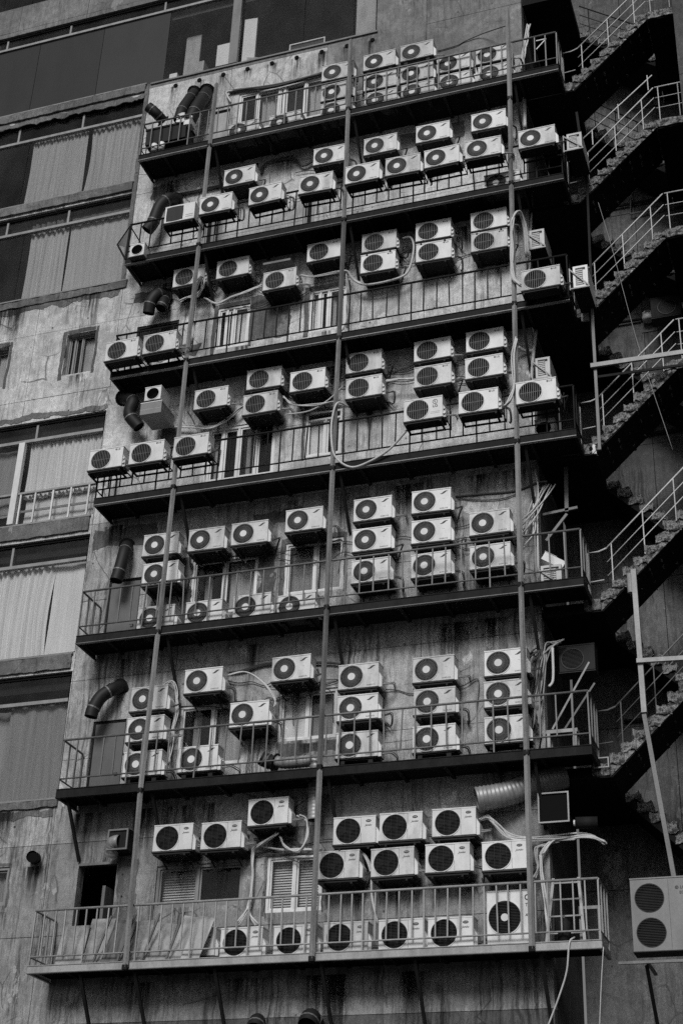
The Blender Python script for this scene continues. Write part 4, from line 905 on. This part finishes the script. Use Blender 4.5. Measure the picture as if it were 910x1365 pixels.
cables('thin white pipes hanging beside the middle pole over the third balcony', fan_out([(-8.66, -0.20, 21.43), (-8.63, -0.20, 20.89), (-8.64, -0.20, 20.31), (-8.71, -0.20, 20.00)], 2, .03, 4), .014)
cables('pale pipes low across the wall under the third balcony', fan_out([(-12.58, -0.15, 18.35), (-12.11, -0.15, 18.31), (-11.53, -0.15, 18.17), (-11.20, -0.15, 18.27), (-10.96, -0.20, 18.41), (-10.80, -0.20, 18.54)], 3, .03, 5), .013)
cables('white pipes sagging left of the middle pole under the third balcony', fan_out([(-9.92, -0.25, 18.54), (-9.66, -0.25, 18.30), (-9.20, -0.30, 18.21), (-8.81, -0.35, 18.15), (-8.56, -0.30, 18.08)], 3, .04, 6), .013)
cables('thin pipe rising from the sagging pipes to the middle pole', [[(-9.84, -0.25, 18.12), (-9.33, -0.25, 18.12), (-8.94, -0.30, 18.26), (-8.63, -0.30, 18.54)]], .014)
cables('white hose hanging over the middle pole onto the fourth balcony', [[(-8.39, -0.60, 17.83), (-8.50, -0.90, 17.75), (-8.58, -0.93, 17.42), (-8.59, -0.93, 17.01), (-8.51, -0.90, 16.55), (-8.21, -0.85, 16.29), (-7.86, -0.85, 16.34), (-7.44, -0.90, 16.52), (-7.07, -1.00, 16.82)]], .022)
cables('pale pipes between units high over the fourth balcony', fan_out([(-7.72, -0.30, 18.50), (-7.46, -0.30, 18.51), (-7.14, -0.30, 18.45)], 3, .02, 7), .018)
cables('tall pale pipe loop hanging at the right pole under the second balcony', fan_out([(-4.84, -0.30, 20.96), (-4.83, -0.50, 21.58), (-4.91, -0.75, 21.74), (-5.00, -0.92, 21.35), (-5.01, -0.93, 20.64), (-5.00, -0.93, 20.01), (-4.84, -1.00, 19.71)], 4, .035, 8), .018)
cables('pale riser pipes in the recess behind the third balcony', [[(-4.78, 0.05, 22.41), (-4.82, 0.00, 21.71), (-4.85, 0.00, 21.06), (-4.86, -0.10, 20.67)], [(-4.88, 0.05, 22.44), (-4.86, 0.00, 21.72), (-4.90, -0.10, 20.74)]], .022)
cables('pale pipes tied along the right pole over the fourth balcony', fan_out([(-4.95, -0.92, 18.56), (-5.04, -0.93, 18.16), (-5.05, -0.93, 17.53), (-5.10, -0.95, 17.19), (-5.24, -1.00, 17.01)], 4, .04, 9), .014)
cables('thick riser pipe right of the wall over the fourth balcony', [[(-4.77, 0.00, 19.34), (-4.83, -0.05, 18.77), (-4.87, -0.10, 18.15)], [(-5.09, -0.20, 18.87), (-4.99, -0.10, 18.83), (-4.82, -0.05, 18.83)]], .035)
cables('fan of pale pipes rising right of the right pole over the fifth balcony', [[(-5.09, -0.30, 15.00), (-4.89, -0.20, 15.26), (-4.73, 0.00, 15.70), (-4.65, 0.10, 15.90)], [(-5.09, -0.30, 14.89), (-4.85, -0.20, 15.23), (-4.67, 0.00, 15.60), (-4.53, 0.10, 15.88)], [(-5.08, -0.30, 14.79), (-5.01, -0.20, 15.15), (-4.90, 0.00, 15.67), (-4.82, 0.10, 15.86)], [(-5.08, -0.30, 14.42), (-4.93, -0.20, 14.71), (-4.92, -0.10, 15.13), (-4.86, 0.00, 15.50), (-4.70, 0.10, 15.91)], [(-5.05, -0.30, 14.63), (-4.97, -0.20, 14.98), (-4.83, 0.00, 15.49), (-4.77, 0.10, 15.89)], [(-5.08, -0.30, 14.73), (-4.83, -0.20, 15.12), (-4.71, 0.00, 15.58), (-4.61, 0.10, 15.87)], [(-5.09, -0.30, 14.94), (-4.96, -0.20, 15.13), (-4.80, 0.00, 15.68), (-4.72, 0.10, 15.90)], [(-4.89, 0.00, 16.16), (-4.83, -0.05, 15.79), (-4.85, -0.10, 15.02), (-4.85, -0.20, 13.83)], [(-5.06, -0.30, 14.47), (-4.88, -0.20, 14.81), (-4.92, -0.10, 15.40), (-4.85, 0.10, 15.87)]], .014)
cables('thin cable along the wall under the fourth balcony', [[(-6.40, -0.02, 15.83), (-5.91, -0.02, 15.81), (-5.28, -0.02, 15.78), (-4.84, -0.02, 15.89), (-4.66, 0.00, 15.90)]], .02, 'cable_dark')
cables('slack black cable low on the wall right of the middle stack, fifth balcony', [[(-6.37, -0.03, 15.79), (-5.91, -0.03, 15.68), (-5.52, -0.03, 15.65), (-5.25, -0.03, 15.70)]], .01, 'cable_dark')
cables('white hose between units left of the middle pole, sixth balcony', fan_out([(-10.69, -0.20, 12.60), (-10.31, -0.25, 12.59), (-9.92, -0.30, 12.31), (-9.71, -0.30, 12.01), (-9.67, -0.30, 11.84)], 3, .025, 10), .012)
cables('black cable run high along the wall under the fifth balcony', fan_out([(-10.81, -0.06, 12.70), (-10.50, -0.06, 12.72), (-9.90, -0.06, 12.81), (-8.80, -0.06, 12.71), (-8.45, -0.06, 12.60)], 2, .02, 11), .016, 'cable_dark')
cables('pale pipes arched beside the left pole over the sixth balcony', fan_out([(-11.95, -0.30, 12.46), (-11.78, -0.25, 12.57), (-11.67, -0.20, 12.32), (-11.66, -0.20, 11.92), (-11.71, -0.20, 11.43), (-11.69, -0.25, 10.92)], 5, .045, 12), .011)
cables('tangle of dark and pale pipes right of the right pole, sixth balcony', fan_out([(-4.55, 0.05, 12.68), (-4.73, -0.05, 12.59), (-4.84, -0.10, 12.24), (-4.92, -0.15, 11.66), (-4.97, -0.20, 11.05)], 7, .08, 13), .013, 'cable_grey')
cables('black tangled cables beside the pale tangle, sixth balcony', fan_out([(-5.04, -0.20, 12.32), (-4.93, -0.10, 12.49), (-4.95, -0.15, 11.90), (-5.01, -0.15, 11.44), (-4.99, -0.20, 11.00)], 8, .09, 14), .014, 'cable_dark')
cables('short bent pale pipe in the recess behind the sixth balcony', [[(-4.66, -0.10, 12.51), (-4.67, -0.10, 11.94), (-4.74, -0.12, 11.79)]], .025)
cables('pale pipes bent down beside the lower left window', fan_out([(-9.49, -0.30, 9.48), (-9.78, -0.20, 9.39), (-9.98, -0.15, 9.28), (-10.01, -0.12, 9.19), (-10.00, -0.12, 8.74), (-9.99, -0.15, 8.30), (-10.11, -0.30, 7.96)], 4, .035, 15), .014)
cables('pale pipes splaying at the bottom balcony floor', [[(-10.00, -0.15, 8.30), (-9.91, -0.25, 8.12), (-9.72, -0.35, 7.95)], [(-10.01, -0.15, 8.30), (-9.89, -0.25, 8.07), (-9.77, -0.35, 7.93)]], .018)
cables('pale pipe loop right of the highest oval badged unit', fan_out([(-9.46, -0.25, 9.47), (-9.38, -0.20, 9.30), (-9.12, -0.20, 9.21), (-8.99, -0.20, 9.43), (-9.02, -0.20, 9.72), (-9.15, -0.25, 9.79)], 2, .03, 16), .016)
cables('pale pipes running into the middle pole above the right window', fan_out([(-9.86, -0.10, 9.34), (-9.48, -0.10, 9.26), (-9.13, -0.15, 9.24), (-8.88, -0.20, 9.21)], 2, .015, 17), .014)
cables('white pipes dropping between lower row units right of the middle pole', fan_out([(-8.03, -0.30, 9.13), (-7.89, -0.30, 9.00), (-7.81, -0.25, 8.75), (-7.78, -0.20, 8.38), (-7.71, -0.20, 7.87)], 2, .03, 18), .018)
cables('big pale pipe bundle swinging right above the bottom balcony', fan_out([(-5.91, -0.30, 9.49), (-5.78, -0.30, 9.50), (-5.62, -0.25, 9.33), (-5.38, -0.20, 9.17), (-4.77, -0.10, 9.16), (-4.21, 0.00, 9.19), (-3.94, 0.10, 9.09)], 9, .045, 19), .014)
cables('pale pipes dropping from the bundle behind the bottom railing', fan_out([(-4.45, -0.05, 9.14), (-4.77, -0.10, 9.11), (-4.93, -0.20, 8.90), (-4.92, -0.30, 8.77), (-4.89, -0.40, 8.37), (-4.81, -0.45, 7.59)], 4, .035, 20), .014)
cables('second drop of pale pipes close to the right pole', fan_out([(-4.66, -0.05, 9.13), (-4.99, -0.10, 9.02), (-5.01, -0.30, 8.90), (-4.98, -0.30, 8.61), (-5.04, -0.40, 8.42)], 4, .03, 21), .013)
cables('pale hose hanging below the bottom balcony', [[(-4.37, -0.70, 7.40), (-4.43, -0.83, 7.28), (-4.49, -0.80, 6.88), (-4.63, -0.75, 6.52), (-4.83, -0.70, 6.09)]], .015)
cables('thin cord hanging from the right end of the bottom balcony', [[(-3.92, -0.80, 7.21), (-3.98, -0.80, 6.67), (-4.04, -0.80, 6.01)]], .008)
cables('black cable sagging across the top wall to the right pole', [[(-6.78, -0.02, 27.45), (-6.34, -0.02, 27.49), (-6.13, -0.02, 27.57), (-5.69, -0.10, 27.59), (-5.09, -0.50, 27.23)]], .012, 'cable_dark')
cables('black bundle along the head of the sliding window, top balcony', fan_out([(-11.85, -0.05, 27.62), (-11.56, -0.06, 27.61), (-10.65, -0.06, 27.47), (-9.52, -0.06, 27.55)], 3, .03, 22), .03, 'cable_dark')
cables('cut cable ends left of the sliding window, top balcony', fan_out([(-11.73, -0.05, 27.63), (-11.87, -0.08, 27.56), (-11.75, -0.08, 27.24)], 2, .03, 23), .016)
cables('black cables looped on the wall left of the middle pole, second row', fan_out([(-10.87, -0.05, 24.86), (-10.76, -0.06, 25.12), (-10.15, -0.06, 25.11), (-9.88, -0.08, 24.80), (-9.60, -0.10, 24.86)], 2, .02, 24), .022, 'cable_dark')
cables('pale riser pipes at the right end of the top balcony', fan_out([(-4.69, 0.10, 27.72), (-4.77, 0.00, 27.17), (-4.83, -0.05, 26.68), (-4.86, -0.10, 26.27)], 5, .06, 25), .016)
cables('pale riser pipe under the right end of the top balcony', [[(-4.83, -0.10, 25.57), (-4.83, -0.10, 25.05), (-4.84, -0.10, 24.55)]], .04)
cables('slender cable hanging across the stairs', [[(-3.40, -0.10, 22.15), (-3.19, -0.10, 20.95), (-2.82, -0.10, 18.53), (-2.35, -0.10, 16.14)]], .005, 'cable_grey')
cables('loose wire drooping at the left end under the top balcony', [[(-12.14, -0.05, 18.78), (-12.01, -0.05, 18.57), (-11.87, -0.05, 18.29)]], .008, 'cable_dark')
rr = random.Random(99)
ROWS = [('top', 26.1, -9.0, -5.2, 4), ('second', 24.3, -11.2, -5.2, 5), ('third', 21.7, -12.2, -5.2, 6), ('fourth', 18.6, -11.4, -5.2, 6), ('fifth', 15.2, -12.2, -5.2, 6), ('sixth', 12.2, -12.1, -5.0, 6), ('bottom', 9.15, -11.3, -5.0, 6)]
for nm, z, xa, xb, n in ROWS:
    L = []
    for k in range(n):
        a = rr.uniform(xa, xb-1.4); b = min(xb, a+rr.uniform(1.2, 3.2)); z0 = z+rr.uniform(-.45, .45); m = 7; P = []
        for j in range(m+1):
            t = j/m; P.append((a+(b-a)*t, -.03-rr.uniform(0, .03), z0-.1*math.sin(math.pi*t)*rr.uniform(.3, 2.2)+rr.uniform(-.02, .02)))
        P.append((b+rr.uniform(-.1, .1), -.03, z0-rr.uniform(.15, .7))); L.append(P)
    cables('thin black wires strung along the wall above the %s balcony' % nm, L, .009, 'cable_dark')
# pieces on walls
rough_box(0, 1.5, -.12, 0, 0, .05, .08, .01, 3).build('shelf_ledge', 'ledge', None, False, (-13.2, 0, 24.72))
o = bpy.data.objects['shelf_ledge.001'] if 'shelf_ledge.001' in bpy.data.objects else None
if o: tag(o, 'broken concrete ledge under the left end of the top balcony', 'ledge')
sl = MB().box(0, .62, -.5, -.01, 0, .02).box(0, .62, -.51, -.5, -.03, .02).build('shelf', 'steel_mid', None, False, (-10.45, 0, 21.86)); tag(sl, 'small grey shelf over the low hung unit above the third balcony', 'shelf')

# ------------------------------------------------------------------ things on the balcony floors
t = thing('leaning_boards', 'row of worn boards leaning behind the bottom left railing', 'boards', (-13.25, -.62, 7.31))
x = 0
for k, (wd_, mt) in enumerate(((.5, 'ply'), (.45, 'ply'), (.4, 'wood'), (.48, 'ply'), (.4, 'ply'), (.35, 'board'), (.32, 'board'))):
    hh = .74+.05*((k*3) % 4)
    b = MB().box(0, wd_, -.012, .012, 0, hh).build('board', mt, t, False, (x, .03*(k % 2)-.1, 0)); b.rotation_euler = (-.25-.05*(k % 2), (.0, .03, .16, -.02, .14, .2, .22)[k], 0); x += wd_*.9
for a in range(4): MB().bar((.75+a*.45, -.155, .02), (1.0+a*.45, -.13, .8), .03).build('strut', 'wood', t)
t = thing('crate', 'dark chest behind the left end of the top balcony railing', 'chest', (-13.03, -0.50, 25.83))
MB().box(-.5, .5, -.2, .25, 0, .42).build('body', 'steel_black', t); MB().box(-.52, .52, -.22, .27, .42, .47).build('lid', 'steel_dark', t)
t = thing('paint_cans', 'two pale cans at the left end of the top balcony floor', 'cans', (-13.20, -0.70, 25.58))
for dx in (-.08, .1): MB().tube([(dx, 0, 0), (dx, 0, .2)], .07, 12).build('can', 'paper', t, True)
t = thing('step_ladder', 'pale folding ladder behind the right end of the bottom railing', 'ladder', ((-4.53, -0.50, 7.41)[0], -.4, 7.31))
def lad(x0, x1, y0, y1, z1, rungs):
    for s_ in (-1, 1): MB().bar((s_*x0, y0, 0), (s_*x1, y1, z1), .045, .025).build('stile', 'steel_pale', t)
    for k in range(rungs):
        u = (k+.7)/rungs; xx = x0+(x1-x0)*u; MB().box(-xx, xx, y0+(y1-y0)*u-.02, y0+(y1-y0)*u+.02, z1*u-.012, z1*u+.012).build('rung', 'steel_pale', t)
lad(.3, .2, -.2, .02, 1.1, 4)
for s_ in (-1, 1): MB().bar((s_*.3, .3, 0), (s_*.2, .06, 1.1), .03, .02).build('stile', 'steel_mid', t)
t = frame_mb(-.17, .17, 0, .62, -.02, .02, .05).build('empty_frame', 'frame_mid', None, False, ((-4.16, -0.45, 7.40)[0], -.45, 7.31)); tag(t, 'empty pale frame standing at the right end of the bottom balcony', 'frame')
t = MB().tube([(0, 0, 0), (0, 0, .34), (0, 0, .37), (0, 0, .4)], .1, 14, True, [.1, .1, .07, .05]).build('gas_canister', 'steel_dark', None, True, ((-4.54, -0.55, 7.40)[0], -.62, 7.31)); tag(t, 'dark round canister on the floor in front of the ladder', 'canister')
MB().tube([(0, 0, .4), (0, 0, .45)], .02, 8).build('valve', 'steel_mid', t)
t = thing('stool', 'pale low trestle behind the right end of the sixth balcony railing', 'trestle', ((-4.47, -0.50, 10.58)[0], -.45, 10.41))
MB().box(-.26, .26, -.12, .12, .36, .42).build('top', 'steel_pale', t)
for sx in (-.22, .22):
    for sy in (-.1, .1): MB().box(sx-.025, sx+.025, sy-.02, sy+.02, 0, .36).build('leg', 'steel_pale', t)
t = MB().bar((0, 0, 0), (.62, .25, 1.25), .05, .03).build('loose_plank', 'steel_pale', None, False, ((-4.66, -0.50, 11.09)[0], -.4, 10.9)); tag(t, 'pale slat leaning up behind the sixth balcony railing', 'slat')
t = MB().bar((0, 0, 0), (.5, .2, .85), .05, .03).build('loose_plank', 'steel_mid', None, False, ((-4.48, -0.30, 11.28)[0], -.25, 10.95)); tag(t, 'dim slat parallel to the pale slat, sixth balcony', 'slat')
t = MB().bar((0, 0, 0), (.02, 0, .95), .07, .05).bar((-.45, 0, .0), (.2, 0, .06), .05).bar((-.4, 0, -.55), (0, 0, -.05), .05).build('wall_bracket', 'steel_mid', None, False, (-4.38, 0.30, 15.38)); tag(t, 'dim welded bracket in the recess over the fifth balcony', 'bracket')
t = MB().bar((0, 0, 0), (.22, 0, .0), .02).bar((.22, 0, 0), (.0, 0, -.25), .02).build('bent_rod', 'steel_bright', None, False, (-4.49, -0.30, 26.78)); tag(t, 'bright bent rod behind the top balcony right end', 'rod')

# ------------------------------------------------------------------ stair recess on the right
rc = thing('rear_building', 'grimy concrete back wall behind the stairs, darkened for the recess shade', 'building')
for j in range(13):
    for (a, b) in ((-4.84, -3.0), (-3.0, -1.2), (-1.2, 1.0)): MB().box(a+.006, b-.006, 2.6+random.uniform(0, .01), 2.9, j*3+.006, j*3+2.994).build('wall_panel', 'soot_shade_wall', rc)
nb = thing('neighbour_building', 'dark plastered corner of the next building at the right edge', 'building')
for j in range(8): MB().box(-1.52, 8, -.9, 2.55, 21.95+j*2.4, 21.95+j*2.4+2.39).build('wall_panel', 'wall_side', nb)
MB().box(-1.0, 8, -.6, 2.55, 0, 21.94).build('lower_wall', 'soot_shade_wall', nb)
for i, z in enumerate((24.2, 21.05, 18.2, 12.1)):
    t = MB().tube([(-3.9, 2.53, z), (-1.3, 2.53, z)], .03, 8).build('wall_pipe', 'steel_dark', None, True); tag(t, ['highest', 'second', 'third', 'lowest'][i]+' pipe along the darkened back wall behind the stairs', 'pipe', 'pipes on the back wall')
t = MB().tube([(-3.05, 2.50, 24.38), (-3.08, 2.50, 23.89), (-1.90, 2.50, 23.89)], .025, 6).build('bent_conduit', 'steel_mid'); tag(t, 'thin bent conduit on the back wall under the second stair flight', 'pipe')
LZ = [25.42, 22.32, 19.45, 16.35, 13.16, 10.15, 7.0]          # landing soffits
SX0, SX1, RISE, NST = -3.78, -2.16, 1.58, 8
step_mesh = [m_(rough_box(-.02, (SX1-SX0)/NST+.03, .0, 1.05, .03, RISE/NST+.0, .032, .055, k), 'step', 'broken', True) for k in range(5)]
FL = ['topmost', 'second', 'third', 'fourth', 'fifth', 'sixth', 'lowest']
def rails(parent, pts_lo, h, y, mat, n, levels=(1., .66, .33)):
    a, b = pts_lo
    for f in levels: MB().tube([(a[0], y, a[1]+h*f), (b[0], y, b[1]+h*f)], .0145 if f == 1. else .009, 6).build('handrail' if f == 1. else 'rail', mat, parent, True)
    for k in range(n):
        u = (k+.15)/(n-.4); x = a[0]+(b[0]-a[0])*u; z = a[1]+(b[1]-a[1])*u
        MB().tube([(x, y, z-.05), (x, y, z+h)], .011, 6).build('post', mat, parent)
def slab(x0, z0, x1, z1, y0, y1, th):
    v = [(x, y, z) for y in (y0, y1) for x, z in ((x0, z0), (x1, z1), (x1, z1+th), (x0, z0+th))]
    return MB().add(v, [(0, 1, 2, 3), (7, 6, 5, 4), (0, 4, 5, 1), (1, 5, 6, 2), (2, 6, 7, 3), (3, 7, 4, 0)])
l = thing('stair_landing', 'unseen landing slab above the topmost stair flight', 'landing', (0, 0, 0), 'stair landings')  # out of view; kept to shade the top of the recess
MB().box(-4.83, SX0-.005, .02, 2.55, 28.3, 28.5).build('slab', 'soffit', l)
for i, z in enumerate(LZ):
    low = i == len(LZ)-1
    rm_ = 'steel_bright' if i < 5 else 'steel_mid'  # duller steel on the lower rails paints in the dimness there
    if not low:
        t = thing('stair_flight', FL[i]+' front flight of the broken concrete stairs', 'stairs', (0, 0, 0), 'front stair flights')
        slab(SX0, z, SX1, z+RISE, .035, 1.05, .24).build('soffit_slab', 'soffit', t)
        slab(SX0-.02, z+.015, SX1+.02, z+RISE+.02, .018, .034, .21).build('stringer', 'broken', t)
        for k in range(NST):
            put('step', step_mesh[(k*3+i) % 5], t, (SX0+(SX1-SX0)*k/NST, .004, z+RISE*(k+1)/NST))
        rails(t, ((SX0+.12, z+.42), (SX1+.02, z+RISE+.34)), .82, .05, rm_, 3)
        if i == 1:
            MB().tube([(SX0, .05, z+1.62), (SX1+.02, .05, z+RISE+1.52)], .014, 6).build('rail', 'steel_bright', t, True)
            for u in (.2, .55, .95): MB().tube([(SX0+(SX1-SX0)*u, .05, z+1.2+RISE*u), (SX0+(SX1-SX0)*u, .05, z+1.62+RISE*u)], .012, 6).build('post', 'steel_bright', t)
        l = thing('stair_landing', FL[i]+' main landing slab at the foot of the front stair flight', 'landing', (0, 0, 0), 'stair landings')
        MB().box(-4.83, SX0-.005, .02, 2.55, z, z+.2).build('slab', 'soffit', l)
        rough_box(SX0-.32, SX0-.03, .0, .1, z+.03, z+.24, .06, .025, i).build('broken_edge', 'broken', l, True)
        MB().tube([(SX0-.22, .05, z+.2), (SX0-.22, .05, z+1.18), (SX0-.02, .05, z+1.19), (SX0+.12, .05, z+1.24)], .014, 6).build('rail_end', rm_, l)
        MB().tube([(SX0-.22, .05, z+.6), (SX0+.05, .05, z+.62)], .01, 6).build('rail', rm_, l)
    ml = thing('stair_landing', FL[i]+' half landing at the head of the front stair flight', 'landing', (0, 0, 0), 'stair landings')
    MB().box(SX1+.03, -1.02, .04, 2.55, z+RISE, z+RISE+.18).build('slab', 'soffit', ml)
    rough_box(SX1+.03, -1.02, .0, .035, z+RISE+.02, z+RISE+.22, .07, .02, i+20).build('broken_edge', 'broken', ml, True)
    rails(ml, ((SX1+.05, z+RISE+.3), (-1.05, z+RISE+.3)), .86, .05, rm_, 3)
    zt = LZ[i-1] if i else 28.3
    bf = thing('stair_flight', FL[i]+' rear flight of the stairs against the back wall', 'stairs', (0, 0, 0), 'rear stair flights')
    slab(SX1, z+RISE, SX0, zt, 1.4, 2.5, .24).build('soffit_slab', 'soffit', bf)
    for k in range(NST):
        put('step', step_mesh[(k+i) % 5], bf, (SX1+(SX0-SX1)*(k+1)/NST, 1.37, z+RISE+(zt-z-RISE)*(k+1)/NST))
    if i < 2: rails(bf, ((SX1, z+RISE+.3), (SX0, zt+.3)), .85, 1.45, 'steel_dark', 4)
# steel props and beams in front of the stairs
t = thing('steel_prop_frame', 'dark steel prop with a long pale beam across the stairs', 'frame', (0, 0, 0))
MB().bar((-3.62, -0.25, 19.77), (-3.63, -0.25, 16.26), .055).build('post', 'steel_mid', t); MB().bar((-3.70, -0.18, 19.84), (-3.64, -0.18, 18.30), .04).build('post', 'steel_dark', t)
MB().bar((-3.70, -0.32, 18.08), (-1.78, -0.32, 18.06), .05, .09).build('beam', 'steel_pale', t); MB().bar((-3.61, -0.20, 17.89), (-1.82, -0.20, 17.86), .03, .05).build('beam', 'steel_dark', t)
t = thing('steel_prop_frame', 'pale steel prop with a leaning foot beside the lower stairs', 'frame', (0, 0, 0))
MB().bar((-3.15, -0.40, 13.67), (-3.13, -0.40, 11.05), .085).build('post', 'steel_pale', t); MB().bar((-3.13, -0.42, 11.01), (-2.84, -0.42, 8.28), .07).build('foot', 'steel_mid', t)
MB().bar((-3.19, -0.47, 11.95), (-2.25, -0.47, 11.91), .05, .075).build('beam', 'steel_pale', t); MB().tube([(-3.23, -0.35, 13.63), (-3.23, -0.35, 13.27)], .05, 10).build('pipe_end', 'steel_pale', t)
t = thing('steel_post', 'slim dark post beside the right end of the top balconies', 'post', (0, 0, 0))
MB().bar((-3.73, -0.10, 24.67), (-3.60, -0.10, 22.59), .05).bar((-3.60, -0.10, 22.59), (-3.63, -0.15, 19.81), .045).build('post', 'steel_dark', t)
t = thing('meter_box', 'pale rounded meter box on the back wall by the third stair flight', 'box', (-2.87, 2.45, 21.04))
MB().tube([(0, 0, -.13), (0, 0, -.1), (0, 0, -.01)], .12, 14, True, [.09, .125, .13]).build('body', 'paint_dim', t, True); MB().tube([(0, 0, .0), (0, 0, .07), (0, 0, .11)], .12, 14, True, [.13, .12, .07]).build('lid', 'paint_dim', t, True); MB().box(-.05, .05, -.135, -.12, .02, .06).build('badge', 'ink', t)
MB().box(-.18, .42, .14, .16, -.3, .25).build('back_board', 'soot_shade_wall', t)
t = thing('plastic_bag', 'small white bag with a dark hole on the fourth landing', 'bag', (-3.83, 0.08, 16.48))
rough_box(-.1, .1, -.06, .06, -.1, .1, .06, .03, 2).build('bag', 'paper', t, True); MB().disc(.0, -.1, -.01, .035, .02, 10).build('hole', 'void', t)
t = MB().box(-.08, .08, -.02, .02, -.1, .1).build('paper_sheet', 'board', None, False, (-3.79, -0.05, 19.43)); tag(t, 'pale tag hanging under the side on unit of the third balcony', 'tag')
t = frame_mb(-.13, .13, -.09, .09, -.02, .02, .02).build('empty_frame', 'steel_pale', None, False, (-3.91, -0.20, 10.33)); tag(t, 'small bright bracket frame under the right end of the sixth balcony', 'frame')
